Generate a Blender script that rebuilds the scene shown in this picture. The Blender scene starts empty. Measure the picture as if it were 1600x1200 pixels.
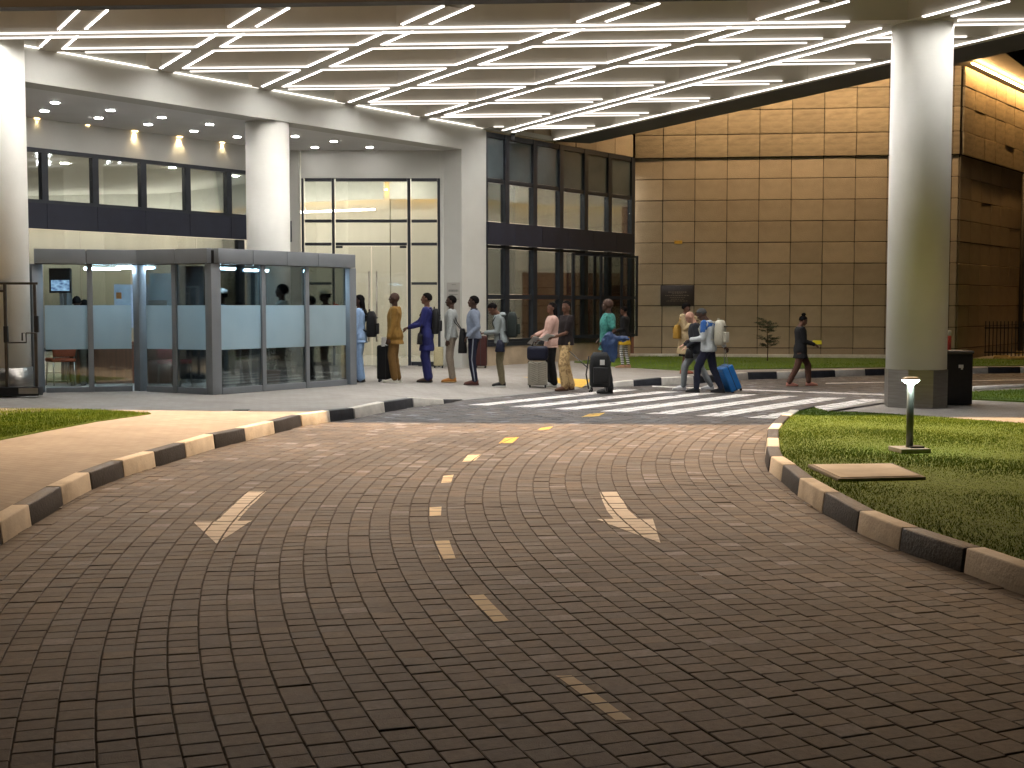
import bpy, bmesh, math, random
import numpy as np
from mathutils import Vector, Matrix, noise
random.seed(7); rng = np.random.default_rng(7)

# ------------------------------------------------------------------ camera
sc = bpy.context.scene
col = sc.collection
F, HOR, CAMH = 2000.0, 477.0, 1.65          # focal length in photo pixels, horizon row, eye height
PITCH = math.atan((600 - HOR) / F)
cam_d = bpy.data.cameras.new('camera'); cam = bpy.data.objects.new('camera', cam_d); col.objects.link(cam)
cam.location = (0, 0, CAMH); cam.rotation_euler = (math.pi / 2 - PITCH, 0, 0)
cam_d.sensor_width = 36; cam_d.lens = 36 * F / 1600; cam_d.clip_end = 600; cam_d.clip_start = 0.05
sc.camera = cam
# ------------------------------------------------------------------ night sky
wd = bpy.data.worlds.new('World'); sc.world = wd; wd.use_nodes = True
nt = wd.node_tree
sky = nt.nodes.new('ShaderNodeTexSky'); sky.sky_type = 'NISHITA'; sky.sun_disc = False
sky.sun_elevation = math.radians(-4.0); sky.sun_rotation = math.radians(200)
nt.links.new(sky.outputs[0], nt.nodes['Background'].inputs[0]); nt.nodes['Background'].inputs[1].default_value = 0.10
# ------------------------------------------------------------------ render settings
sc.view_settings.view_transform = 'Standard'; sc.view_settings.look = 'None'
sc.view_settings.exposure = 0.0; sc.view_settings.gamma = 1.0
sc.render.engine = 'CYCLES'
cy = sc.cycles
cy.use_denoising = True; cy.use_light_tree = True; cy.max_bounces = 6; cy.diffuse_bounces = 3
cy.glossy_bounces = 3; cy.transmission_bounces = 4; cy.transparent_max_bounces = 16
cy.sample_clamp_indirect = 4.0; cy.caustics_reflective = False; cy.caustics_refractive = False

LED_WHITE, LED_WARM = 60.0, 150.0            # emission strengths of the two kinds of strip
# ------------------------------------------------------------------ survey helpers
cp, sp_ = math.cos(PITCH), math.sin(PITCH)
def ray(u, v):
    x, y = (u - 800) / F, -(v - 600) / F
    return Vector((x, cp + y * sp_, -sp_ + y * cp))
def P(u, v, z=0.0):                          # sight line (photo pixel) met with height z
    d = ray(u, v); t = (z - CAMH) / d.z
    return Vector((d.x * t, d.y * t, z))
def PY(u, v, Y):                             # sight line met with depth Y
    d = ray(u, v); t = Y / d.y
    return Vector((d.x * t, Y, CAMH + d.z * t))
def smooth(t):
    t = max(0.0, min(1.0, t)); return t * t * (3 - 2 * t)
# facade axes: D runs along the entrance front, N into the building
D = Vector((0.6, 0.8, 0)); N = Vector((-0.8, 0.6, 0)); B0 = Vector((-7.84, 20.9, 0))
def fac(s, t, z=0.0):
    p = B0 + D * s + N * t; return Vector((p.x, p.y, z))
def s_at(u, t):                              # station along the front seen at photo column u
    o = B0 + N * t; k = (u - 800) / F
    return (k * o.y - o.x) / (D.x - k * D.y)
# ------------------------------------------------------------------ object helpers
def tag(o, label=None, cat=None, group=None, kind=None):
    if label: o['label'] = label
    if cat: o['category'] = cat
    if group: o['group'] = group
    if kind: o['kind'] = kind
    return o
def empty(name, loc=(0, 0, 0), rz=0.0, scale=1.0, parent=None):
    o = bpy.data.objects.new(name, None); col.objects.link(o)
    o.location = loc; o.rotation_euler = (0, 0, rz); o.scale = (scale,) * 3; o.empty_display_size = 0.1
    if parent: o.parent = parent
    return o
def link(name, me, parent=None, loc=None, rz=None):
    o = bpy.data.objects.new(name, me); col.objects.link(o)
    if parent is not None: o.parent = parent
    if loc is not None: o.location = loc
    if rz is not None: o.rotation_euler = (0, 0, rz)
    return o
class MB:
    """collects faces; build() links them as one mesh object"""
    def __init__(s): s.v = []; s.f = []; s.sm = []
    def face(s, pts, sm=False):
        i = len(s.v); s.v += [tuple(p) for p in pts]; s.f.append(tuple(range(i, i + len(pts)))); s.sm.append(sm)
    def hexa(s, c):                          # 8 corners: bottom ring then top ring
        i = len(s.v); s.v += [tuple(p) for p in c]
        for q in ((3, 2, 1, 0), (4, 5, 6, 7), (0, 1, 5, 4), (1, 2, 6, 5), (2, 3, 7, 6), (3, 0, 4, 7)):
            s.f.append(tuple(i + k for k in q)); s.sm.append(False)
    def box(s, c, size, rz=0.0):
        x, y, z = size[0] / 2, size[1] / 2, size[2] / 2
        cr, sr = math.cos(rz), math.sin(rz); out = []
        for dz in (-z, z):
            for dx, dy in ((-x, -y), (x, -y), (x, y), (-x, y)):
                out.append((c[0] + dx * cr - dy * sr, c[1] + dx * sr + dy * cr, c[2] + dz))
        s.hexa(out)
    def bar(s, a, b, w, z0, z1):             # upright slab along a plan line
        a, b = Vector((a[0], a[1], 0)), Vector((b[0], b[1], 0)); d = (b - a).normalized(); n = Vector((-d.y, d.x, 0)) * (w / 2)
        lo = [a - n, b - n, b + n, a + n]
        s.hexa([(p.x, p.y, z0) for p in lo] + [(p.x, p.y, z1) for p in lo])
    def prism(s, poly, z0, z1):
        n = len(poly); i = len(s.v)
        a = sum(poly[k][0] * poly[(k + 1) % n][1] - poly[(k + 1) % n][0] * poly[k][1] for k in range(n))
        if a < 0: poly = list(reversed(poly))
        s.v += [(p[0], p[1], z0) for p in poly] + [(p[0], p[1], z1) for p in poly]
        s.f.append(tuple(range(i + n - 1, i - 1, -1))); s.f.append(tuple(range(i + n, i + 2 * n))); s.sm += [False, False]
        for k in range(n):
            m = (k + 1) % n; s.f.append((i + k, i + m, i + n + m, i + n + k)); s.sm.append(False)
    def rings(s, rs, cap=True, sm=True, closed=True):
        i = len(s.v); n = len(rs[0])
        for r in rs: s.v += [tuple(p) for p in r]
        for a in range(len(rs) - 1):
            for k in range(n if closed else n - 1):
                m = (k + 1) % n
                s.f.append((i + a * n + k, i + a * n + m, i + (a + 1) * n + m, i + (a + 1) * n + k)); s.sm.append(sm)
        if cap:
            s.f.append(tuple(i + n - 1 - k for k in range(n))); s.sm.append(False)
            e = i + (len(rs) - 1) * n; s.f.append(tuple(e + k for k in range(n))); s.sm.append(False)
    def lathe(s, prof, c=(0, 0, 0), n=24, sm=True, ph=0.0):
        s.rings([[(c[0] + r * math.cos(ph + 2 * math.pi * k / n), c[1] + r * math.sin(ph + 2 * math.pi * k / n), c[2] + z) for k in range(n)] for r, z in prof], sm=sm)
    def tube(s, pts, rad, n=8, sm=True):
        pts = [Vector(p) for p in pts]; rs = []
        if not hasattr(rad, '__len__'): rad = [rad] * len(pts)
        up = None
        for i, p in enumerate(pts):
            t = (pts[min(i + 1, len(pts) - 1)] - pts[max(i - 1, 0)]).normalized()
            if up is None:
                up = t.cross(Vector((0, 0, 1)));
                if up.length < 1e-3: up = Vector((0, 1, 0))
            a = (up - t * up.dot(t)).normalized(); b = t.cross(a); up = a
            rs.append([p + a * rad[i] * math.cos(2 * math.pi * k / n) + b * rad[i] * math.sin(2 * math.pi * k / n) for k in range(n)])
        s.rings(rs, sm=sm)
    def ball(s, c, r, n=12, m=8):
        if not hasattr(r, '__len__'): r = (r, r, r)
        rs = []
        for j in range(m + 1):
            th = math.pi * (0.02 + 0.96 * j / m)
            rs.append([(c[0] + r[0] * math.sin(th) * math.cos(2 * math.pi * k / n), c[1] + r[1] * math.sin(th) * math.sin(2 * math.pi * k / n), c[2] - r[2] * math.cos(th)) for k in range(n)])
        s.rings(rs)
    def mesh(s, name):
        me = bpy.data.meshes.new(name); me.from_pydata(s.v, [], s.f); me.polygons.foreach_set('use_smooth', s.sm); me.update(); return me
    def build(s, name, m, parent=None, bevel=0.0, seg=2, loc=None, rz=None):
        me = s.mesh(name)
        if bevel > 0:
            bm = bmesh.new(); bm.from_mesh(me); bmesh.ops.remove_doubles(bm, verts=bm.verts, dist=1e-5)
            ed = [e for e in bm.edges if len(e.link_faces) == 2 and e.calc_face_angle(0) > 0.5]
            bmesh.ops.bevel(bm, geom=ed, offset=bevel, segments=seg, profile=0.6, affect='EDGES', clamp_overlap=True)
            for f in bm.faces: f.smooth = seg > 1
            bm.to_mesh(me); bm.free()
        if m is not None: me.materials.append(m)
        return link(name, me, parent, loc, rz)
def box_obj(name, c, size, m, parent=None, rz=0.0, bevel=0.0, seg=2):
    b = MB(); b.box(c, size, rz); return b.build(name, m, parent, bevel, seg)
# ------------------------------------------------------------------ materials
def mat(name, c, rough=0.6, var=0.12, scale=6.0, bump=0.0, bscale=60.0, metal=0.0, spec=0.5, c2=None, dirt=0.0, detail=4.0, rand=0.0, stretch=None, coat=0.0):
    m = bpy.data.materials.new(name); m.use_nodes = True; t = m.node_tree; n = t.nodes; L = t.links.new
    b = n['Principled BSDF']; b.inputs['Roughness'].default_value = rough; b.inputs['Metallic'].default_value = metal
    b.inputs['Specular IOR Level'].default_value = spec; b.inputs['Coat Weight'].default_value = coat
    co = n.new('ShaderNodeTexCoord'); src = co.outputs['Object']
    if stretch:
        mp = n.new('ShaderNodeMapping'); mp.inputs['Scale'].default_value = stretch; L(src, mp.inputs[0]); src = mp.outputs[0]
    nz = n.new('ShaderNodeTexNoise'); nz.inputs['Scale'].default_value = scale; nz.inputs['Detail'].default_value = detail; L(src, nz.inputs['Vector'])
    mx = n.new('ShaderNodeMix'); mx.data_type = 'RGBA'
    hi = c2 if c2 else tuple(min(1, k * (1 + var)) for k in c); lo = c if c2 else tuple(k * (1 - var) for k in c)
    mx.inputs['A'].default_value = (*lo, 1); mx.inputs['B'].default_value = (*hi, 1)
    rp = n.new('ShaderNodeMapRange'); rp.inputs[1].default_value = 0.3; rp.inputs[2].default_value = 0.7
    L(nz.outputs['Fac'], rp.inputs[0]); L(rp.outputs[0], mx.inputs['Factor'])
    out = mx.outputs['Result']
    if dirt > 0:
        d2 = n.new('ShaderNodeTexNoise'); d2.inputs['Scale'].default_value = scale * 0.23; d2.inputs['Detail'].default_value = 8; d2.inputs['Roughness'].default_value = 0.7; L(src, d2.inputs['Vector'])
        r2 = n.new('ShaderNodeMapRange'); r2.inputs[1].default_value = 0.52; r2.inputs[2].default_value = 0.75; r2.inputs[4].default_value = dirt; L(d2.outputs['Fac'], r2.inputs[0])
        m2 = n.new('ShaderNodeMix'); m2.data_type = 'RGBA'; m2.inputs['B'].default_value = (c[0] * 0.35, c[1] * 0.32, c[2] * 0.28, 1); L(out, m2.inputs['A']); L(r2.outputs[0], m2.inputs['Factor']); out = m2.outputs['Result']
    if rand > 0:
        oi = n.new('ShaderNodeObjectInfo'); hs = n.new('ShaderNodeHueSaturation'); r3 = n.new('ShaderNodeMapRange'); r3.inputs[3].default_value = 1 - rand; r3.inputs[4].default_value = 1 + rand
        L(oi.outputs['Random'], r3.inputs[0]); L(r3.outputs[0], hs.inputs['Value']); L(out, hs.inputs['Color']); out = hs.outputs[0]
    L(out, b.inputs['Base Color'])
    if bump > 0:
        n2 = n.new('ShaderNodeTexNoise'); n2.inputs['Scale'].default_value = bscale; n2.inputs['Detail'].default_value = 5; L(src, n2.inputs['Vector'])
        bp = n.new('ShaderNodeBump'); bp.inputs['Strength'].default_value = bump; bp.inputs['Distance'].default_value = 0.02
        L(n2.outputs['Fac'], bp.inputs['Height']); L(bp.outputs[0], b.inputs['Normal'])
    return m
def emis(name, c, s):
    m = bpy.data.materials.new(name); m.use_nodes = True; n = m.node_tree.nodes; n.remove(n['Principled BSDF'])
    e = n.new('ShaderNodeEmission'); e.inputs[0].default_value = (*c, 1); e.inputs[1].default_value = s
    m.node_tree.links.new(e.outputs[0], n['Material Output'].inputs[0]); return m
def glass(name, tint=(0.9, 0.95, 0.93), refl=0.05):
    m = bpy.data.materials.new(name); m.use_nodes = True; t = m.node_tree; n = t.nodes; n.remove(n['Principled BSDF']); L = t.links.new
    tr = n.new('ShaderNodeBsdfTransparent'); tr.inputs[0].default_value = (*tint, 1)
    gl = n.new('ShaderNodeBsdfGlossy'); gl.inputs['Roughness'].default_value = 0.03; gl.inputs[0].default_value = (0.9, 0.95, 1, 1)
    lw = n.new('ShaderNodeLayerWeight'); lw.inputs[0].default_value = 0.35
    mr = n.new('ShaderNodeMapRange'); mr.inputs[3].default_value = refl; mr.inputs[4].default_value = 0.8; L(lw.outputs['Fresnel'], mr.inputs[0])
    mx = n.new('ShaderNodeMixShader'); L(mr.outputs[0], mx.inputs[0]); L(tr.outputs[0], mx.inputs[1]); L(gl.outputs[0], mx.inputs[2])
    L(mx.outputs[0], n['Material Output'].inputs[0]); return m
def frosted(name):
    m = bpy.data.materials.new(name); m.use_nodes = True; t = m.node_tree; n = t.nodes; n.remove(n['Principled BSDF']); L = t.links.new
    nz = n.new('ShaderNodeTexNoise'); nz.inputs['Scale'].default_value = 1.6; nz.inputs['Detail'].default_value = 3
    cr = n.new('ShaderNodeMix'); cr.data_type = 'RGBA'; cr.inputs['A'].default_value = (0.56, 0.67, 0.70, 1); cr.inputs['B'].default_value = (0.70, 0.79, 0.80, 1); L(nz.outputs['Fac'], cr.inputs['Factor'])
    tl = n.new('ShaderNodeBsdfTranslucent'); df = n.new('ShaderNodeBsdfDiffuse'); tr = n.new('ShaderNodeBsdfTransparent'); tr.inputs[0].default_value = (0.55, 0.68, 0.75, 1)
    L(cr.outputs['Result'], tl.inputs[0]); L(cr.outputs['Result'], df.inputs[0])
    a = n.new('ShaderNodeMixShader'); a.inputs[0].default_value = 0.42; L(tl.outputs[0], a.inputs[1]); L(df.outputs[0], a.inputs[2])
    b = n.new('ShaderNodeMixShader'); b.inputs[0].default_value = 0.16; L(a.outputs[0], b.inputs[1]); L(tr.outputs[0], b.inputs[2])
    L(b.outputs[0], n['Material Output'].inputs[0]); return m
def paver_mat(name, cols, rough=0.62):
    m = bpy.data.materials.new(name); m.use_nodes = True; t = m.node_tree; n = t.nodes; L = t.links.new; b = n['Principled BSDF']
    ge = n.new('ShaderNodeNewGeometry'); oi = n.new('ShaderNodeObjectInfo')
    ad = n.new('ShaderNodeMath'); ad.operation = 'ADD'; L(ge.outputs['Random Per Island'], ad.inputs[0]); L(oi.outputs['Random'], ad.inputs[1])
    fr = n.new('ShaderNodeMath'); fr.operation = 'FRACT'; L(ad.outputs[0], fr.inputs[0])
    cr = n.new('ShaderNodeValToRGB'); cr.color_ramp.interpolation = 'CONSTANT'; e = cr.color_ramp.elements
    while len(e) < len(cols): e.new(0.5)
    for i, (p, c) in enumerate(cols): e[i].position = p; e[i].color = (*c, 1)
    L(fr.outputs[0], cr.inputs[0])
    nz = n.new('ShaderNodeTexNoise'); nz.inputs['Scale'].default_value = 26; nz.inputs['Detail'].default_value = 6; nz.inputs['Roughness'].default_value = 0.7; L(ge.outputs['Position'], nz.inputs['Vector'])
    big = n.new('ShaderNodeTexNoise'); big.inputs['Scale'].default_value = 0.55; big.inputs['Detail'].default_value = 5; L(ge.outputs['Position'], big.inputs['Vector'])
    m1 = n.new('ShaderNodeMapRange'); m1.inputs[1].default_value = 0.3; m1.inputs[2].default_value = 0.7; m1.inputs[3].default_value = 0.72; m1.inputs[4].default_value = 1.28; L(nz.outputs['Fac'], m1.inputs[0])
    m2 = n.new('ShaderNodeMapRange'); m2.inputs[1].default_value = 0.3; m2.inputs[2].default_value = 0.7; m2.inputs[3].default_value = 0.62; m2.inputs[4].default_value = 1.32; L(big.outputs['Fac'], m2.inputs[0])
    mu = n.new('ShaderNodeMath'); mu.operation = 'MULTIPLY'; L(m1.outputs[0], mu.inputs[0]); L(m2.outputs[0], mu.inputs[1])
    hs = n.new('ShaderNodeHueSaturation'); L(mu.outputs[0], hs.inputs['Value']); L(cr.outputs[0], hs.inputs['Color']); L(hs.outputs[0], b.inputs['Base Color'])
    b.inputs['Roughness'].default_value = rough; b.inputs['Specular IOR Level'].default_value = 0.4
    bp = n.new('ShaderNodeBump'); bp.inputs['Strength'].default_value = 0.35; bp.inputs['Distance'].default_value = 0.006
    n3 = n.new('ShaderNodeTexNoise'); n3.inputs['Scale'].default_value = 140; n3.inputs['Detail'].default_value = 3; L(ge.outputs['Position'], n3.inputs['Vector']); L(n3.outputs['Fac'], bp.inputs['Height']); L(bp.outputs[0], b.inputs['Normal'])
    return m
def slab_mat(name, c1, c2, bw=0.2, bh=0.1, rot=0.6):
    """small flush paving bricks whose joints are too fine to build"""
    m = mat(name, c1, 0.75, c2=c2, scale=1.3, bump=0.12, bscale=90, detail=8); t = m.node_tree; n = t.nodes; L = t.links.new; b = n['Principled BSDF']
    co = n.new('ShaderNodeTexCoord'); mp = n.new('ShaderNodeMapping'); mp.inputs['Rotation'].default_value = (0, 0, rot); L(co.outputs['Object'], mp.inputs[0])
    br = n.new('ShaderNodeTexBrick'); br.inputs['Scale'].default_value = 1.0; br.inputs['Brick Width'].default_value = bw; br.inputs['Row Height'].default_value = bh; br.inputs['Mortar Size'].default_value = 0.004
    br.inputs['Color1'].default_value = (1, 1, 1, 1); br.inputs['Color2'].default_value = (0.84, 0.84, 0.84, 1); br.inputs['Mortar'].default_value = (0.55, 0.53, 0.5, 1); L(mp.outputs[0], br.inputs['Vector'])
    mx = n.new('ShaderNodeMix'); mx.data_type = 'RGBA'; mx.blend_type = 'MULTIPLY'; mx.inputs['Factor'].default_value = 0.75
    src = b.inputs['Base Color'].links[0].from_socket; L(src, mx.inputs['A']); L(br.outputs['Color'], mx.inputs['B']); L(mx.outputs['Result'], b.inputs['Base Color']); return m

M = {}
M['paint'] = mat('canopy_paint', (0.74, 0.71, 0.63), 0.5, 0.05, 1.5)
M['rib'] = mat('rib_paint', (0.56, 0.53, 0.47), 0.5, 0.06, 2)
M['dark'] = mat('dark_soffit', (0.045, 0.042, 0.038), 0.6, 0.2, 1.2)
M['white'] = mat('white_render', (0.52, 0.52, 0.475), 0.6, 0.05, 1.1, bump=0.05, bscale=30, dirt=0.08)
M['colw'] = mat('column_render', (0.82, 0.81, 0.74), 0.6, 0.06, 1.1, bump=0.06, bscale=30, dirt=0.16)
M['soffit'] = mat('soffit_paint', (0.72, 0.72, 0.72), 0.6, 0.05, 1.0)
M['frame'] = mat('dark_frame', (0.018, 0.022, 0.030), 0.4, 0.2, 5)
M['navy'] = mat('navy_band', (0.012, 0.015, 0.030), 0.6, 0.15, 3)
M['kframe'] = mat('kiosk_aluminium', (0.25, 0.27, 0.29), 0.42, 0.06, 3, metal=0.35)
M['kdark'] = mat('kiosk_gasket', (0.02, 0.02, 0.022), 0.6)
M['glass'] = glass('clear_glass'); M['glass2'] = glass('lobby_glass', (0.90, 0.92, 0.90), 0.04)
M['frost'] = frosted('frosted_film')
M['spandrel'] = mat('spandrel_glass', (0.09, 0.11, 0.115), 0.12, 0.25, 0.8, spec=0.6)
M['steel'] = mat('brushed_steel', (0.36, 0.34, 0.31), 0.34, 0.12, 3, metal=0.85, stretch=(1, 1, 12))
M['chrome'] = mat('chrome', (0.6, 0.6, 0.6), 0.2, 0.05, metal=1.0)
M['black'] = mat('black_plastic', (0.012, 0.012, 0.013), 0.5, 0.3, 20)
M['cream'] = mat('lobby_cream', (0.66, 0.62, 0.53), 0.7, 0.07, 0.9, stretch=(3, 3, 0.2))
M['lceil'] = mat('lobby_ceiling', (0.62, 0.62, 0.56), 0.7, 0.05)
M['lfloor'] = mat('lobby_floor', (0.42, 0.40, 0.36), 0.25, 0.1)
M['wood'] = mat('brown_wood', (0.14, 0.055, 0.028), 0.45, 0.25, 3, stretch=(8, 8, 0.6))
M['stone'] = mat('sandstone', (0.43, 0.35, 0.245), 0.85, 0.20, 1.6, bump=0.6, bscale=38, dirt=0.4, detail=9, rand=0.10)
M['rough'] = mat('rough_sandstone', (0.30, 0.24, 0.155), 0.9, 0.28, 2.2, bump=0.9, bscale=16, dirt=0.55, detail=10, rand=0.14, stretch=(1, 1, 3.5))
M['stoned'] = mat('stone_backing', (0.030, 0.022, 0.015), 0.9)
M['road'] = mat('joint_sand', (0.055, 0.048, 0.041), 0.95, 0.3, 30)
M['paver'] = paver_mat('paver_concrete', [(0.0, (0.094, 0.085, 0.079)), (0.2, (0.108, 0.094, 0.084)), (0.38, (0.083, 0.077, 0.075)), (0.54, (0.12, 0.108, 0.099)), (0.68, (0.094, 0.093, 0.096)), (0.8, (0.14, 0.12, 0.102)), (0.9, (0.13, 0.13, 0.133)), (0.955, (0.205, 0.205, 0.22))])
M['pave'] = slab_mat('pavement_bricks', (0.30, 0.28, 0.25), (0.37, 0.345, 0.31))
M['conc'] = mat('concrete', (0.30, 0.29, 0.27), 0.85, 0.15, 2, bump=0.25, bscale=60, dirt=0.3)
M['kwhite'] = mat('kerb_white', (0.72, 0.69, 0.62), 0.7, 0.12, 5, bump=0.35, bscale=40, dirt=0.75)
M['kblack'] = mat('kerb_black', (0.030, 0.033, 0.042), 0.55, 0.3, 6, bump=0.35, bscale=40)
M['pwhite'] = mat('road_paint_white', (0.86, 0.84, 0.80), 0.65, 0.05, 14, dirt=0.15, bump=0.2, bscale=90)
M['pcream'] = mat('road_paint_cream', (0.88, 0.80, 0.60), 0.65, 0.05, 14, dirt=0.15)
M['pyellow'] = mat('road_paint_yellow', (0.72, 0.44, 0.06), 0.65, 0.12, 12, dirt=0.25)
M['soil'] = mat('lawn_soil', (0.10, 0.165, 0.018), 0.95, 0.3, 20)
M['leaf'] = mat('leaf_green', (0.030, 0.050, 0.020), 0.6, 0.3, 8)
M['bark'] = mat('bark', (0.07, 0.045, 0.03), 0.85, 0.3, 20)
M['plaque'] = mat('dark_plaque', (0.035, 0.024, 0.019), 0.3, 0.2, 8)
M['plate'] = mat('plaque_letter', (0.30, 0.24, 0.17), 0.5)
M['paper'] = mat('white_paper', (0.80, 0.80, 0.78), 0.8, 0.03)
M['ink'] = mat('sign_ink', (0.20, 0.20, 0.19), 0.8)
M['led'] = emis('led_white', (1.0, 0.97, 0.95), LED_WHITE)
M['ledline'] = emis('led_line', (1.0, 0.93, 0.84), 3.0)
M['ledside'] = emis('led_lens_side', (1.0, 0.92, 0.84), 2.0)
M['ledw'] = emis('led_warm', (1.0, 0.56, 0.20), LED_WARM)
M['ledf'] = emis('led_front', (1.0, 0.66, 0.34), 130.0)
M['down'] = emis('downlight_glow', (1.0, 0.95, 0.92), 100.0)
M['downw'] = emis('downlight_warm', (1.0, 0.66, 0.30), 12.0)
M['kled'] = emis('kiosk_tube', (0.60, 0.82, 1.0), 85.0)
M['lobby'] = emis('lobby_light', (1.0, 0.93, 0.82), 380.0)
M['ledw2'] = emis('led_warm_soft', (1.0, 0.69, 0.40), 185.0)
M['cove'] = emis('cove_light', (1.0, 0.66, 0.30), 22.0)
M['uplight'] = emis('ceiling_uplight', (1.0, 0.93, 0.80), 14.0)  # glow of the added strips that brighten the lobby ceiling
M['uplight2'] = emis('wall_uplight', (1.0, 0.95, 0.86), 22.0)  # glow of the added strips deeper in the left lobby
M['lamp'] = emis('bollard_lamp', (0.86, 1.0, 0.92), 80.0)
_cl = {}
def cloth(c, rough=0.85, var=0.09, scale=30, bump=0.15, c2=None):
    k = (tuple(c), rough, scale, c2)
    if k not in _cl: _cl[k] = mat('fabric_%d' % len(_cl), c, rough, var, scale, bump=bump, bscale=120, c2=c2, spec=0.25)
    return _cl[k]

# ================================================================== GROUND
F0, F1 = P(725, 625), P(908, 607)            # the stretch where the pavement meets the road flush
def zp(x, y):                                # pavement height on the building side
    p = Vector((x, y, 0)); d = F1 - F0; t = max(0, min(1, (p - F0).dot(d) / d.length_squared)); ds = (p - (F0 + d * t)).length
    dn = max(0.0, (p - F0).dot(N)); top = 0.15 + min(0.07, 0.010 * dn)
    return 0.008 + (top - 0.008) * smooth(ds / 2.0)
def PG(u, v):                                # sight line met with that pavement
    z = 0.15
    for _ in range(80): p = P(u, v, z); z += 0.15 * (zp(p.x, p.y) - z)
    return P(u, v, z)
g = MB(); g.face([(-300, -60, -0.06), (300, -60, -0.06), (300, 400, -0.06), (-300, 400, -0.06)])
tag(g.build('ground', mat('dark_ground', (0.03, 0.03, 0.028), 0.95)), 'dark open ground reaching away around the forecourt', kind='structure')

KLpx = [(0, 842), (50, 820), (100, 789), (145, 765), (195, 745), (245, 729), (292, 714), (337, 700), (385, 689), (431, 677), (472, 666), (517, 659), (555, 654), (602, 644), (647, 636), (695, 631), (725, 625)]
KL = [P(*q) for q in KLpx]
KLn = [Vector((18 - math.sqrt(21.7 ** 2 - (11.3 - y) ** 2), y, 0)) for y in (2.6, 3.5, 4.4, 5.3, 6.2, 7.1, 8.0)]
KRpx = [(1600, 931), (1502, 895), (1404, 860), (1337, 832), (1284, 800), (1245, 775), (1219, 752), (1200, 737), (1195, 720), (1195, 705), (1196, 690), (1204, 680), (1217, 667), (1232, 657), (1257, 650)]
KR = [P(*q) for q in KRpx]
KRn = [Vector(q) for q in ((5.0, 3.6, 0), (4.35, 4.3, 0), (3.8, 5.0, 0), (3.4, 5.75, 0), (3.12, 6.5, 0))]
KFpx = [(925, 605), (991, 603.5), (1035, 602), (1085, 599.5), (1128, 596.5), (1170, 593), (1215, 592), (1259, 590.5), (1306, 589), (1353, 587), (1400, 586), (1447, 585), (1495, 584.3), (1545, 583.5), (1595, 583), (1650, 582.6)]
KF = [P(*q) for q in KFpx]
def left_x(y):
    pts = KLn + KL
    for a, b in zip(pts, pts[1:]):
        if a.y <= y <= b.y: return a.x + (b.x - a.x) * (y - a.y) / (b.y - a.y)
    return pts[0].x if y < pts[0].y else 99
def right_x(y):
    pts = KRn + KR
    for a, b in zip(pts, pts[1:]):
        if a.y <= y <= b.y: return a.x + (b.x - a.x) * (y - a.y) / (b.y - a.y)
    return 99
# ---- road bed and its paving blocks, laid in arcs round the bend
rb = MB(); rb.face([(x, y, -0.007) for x, y in ((-6, 2.2), (9, 2.2), (34, 20), (34, 40), (-4, 40))])
road = rb.build('road', M['road']); tag(road, 'block paved driveway curving up to the covered entrance', kind='structure')
CC, RP, AP = Vector((18.0, 11.3, 0)), 0.149, 0.130
blocks = []
for i in range(int((24.5 - 3.0) / RP)):
    R = 3.06 + (i + 0.5) * RP; na = int(2 * math.pi * R / AP); off = (0.5 if i % 2 else 0.0) + random.uniform(-0.12, 0.12)
    for k in range(na):
        a = 2 * math.pi * (k + off) / na; x, y = CC.x + R * math.cos(a), CC.y + R * math.sin(a)
        if y < 3.4 or y > 31.5 or abs(x) > 0.41 * y + 1.3: continue
        if y < 22 and x < left_x(y) - 0.05: continue
        if y < 19 and x > right_x(y) + 0.05: continue
        if y > 22 and (Vector((x, y, 0)) - F0).dot(N) > 0.3: continue
        blocks.append((x, y, a))
def block_geo(w, l, ch=0.004, h=0.03):
    o = [(-w / 2, -l / 2), (w / 2, -l / 2), (w / 2, l / 2), (-w / 2, l / 2)]; q = [(x * (1 - 2 * ch / w), y * (1 - 2 * ch / l)) for x, y in o]
    v = [(x, y, -h) for x, y in o] + [(x, y, -ch * 0.7) for x, y in o] + [(x, y, 0) for x, y in q]
    f = [(8, 9, 10, 11)] + [(a + k, a + (k + 1) % 4, b + (k + 1) % 4, b + k) for a, b in ((0, 4), (4, 8)) for k in range(4)]
    return v, f
GEO = [block_geo(RP - j, AP - jj) for j, jj in ((0.004, 0.004), (0.006, 0.005), (0.005, 0.006), (0.008, 0.006))]
VAR = []
for v, f in GEO:
    me = bpy.data.meshes.new('paver'); me.from_pydata(v, [], f); me.materials.append(M['paver']); VAR.append(me)
infr = [b for b in blocks if abs(b[0]) < 0.4 * b[1] and b[1] > 4.5]
near = set(sorted(infr, key=lambda b: b[1])[:300])
bv, bf = [], []; placed = []
for b in blocks:
    x, y, a = b; j = random.randrange(4); rz = a + random.gauss(0, 0.008); z = random.gauss(0, 0.0012)
    loose = 0.5 if (10.0 < y < 12.5 and -1.5 < x < 2.5) else 0.0
    tx, ty = random.gauss(0, 0.007 + 0.006 * loose), random.gauss(0, 0.007 + 0.006 * loose); z += random.gauss(0, 0.002) * loose
    Mx = Matrix.Translation((x, y, z)) @ Matrix.Rotation(rz, 4, 'Z') @ Matrix.Rotation(tx, 4, 'X') @ Matrix.Rotation(ty, 4, 'Y')
    v, f = GEO[j]; w = [Mx @ Vector(p) for p in v]; placed.append((x, y, w[8:12]))
    if b in near:
        o = link('paver', VAR[j], road); o.matrix_local = Mx
    else:
        n0 = len(bv); bv += [tuple(p) for p in w]; bf += [tuple(n0 + k for k in q) for q in f]
me = bpy.data.meshes.new('paver_field'); me.from_pydata(bv, [], bf); me.materials.append(M['paver'])
tag(link('paver_field', me, road), kind='stuff')
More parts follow.
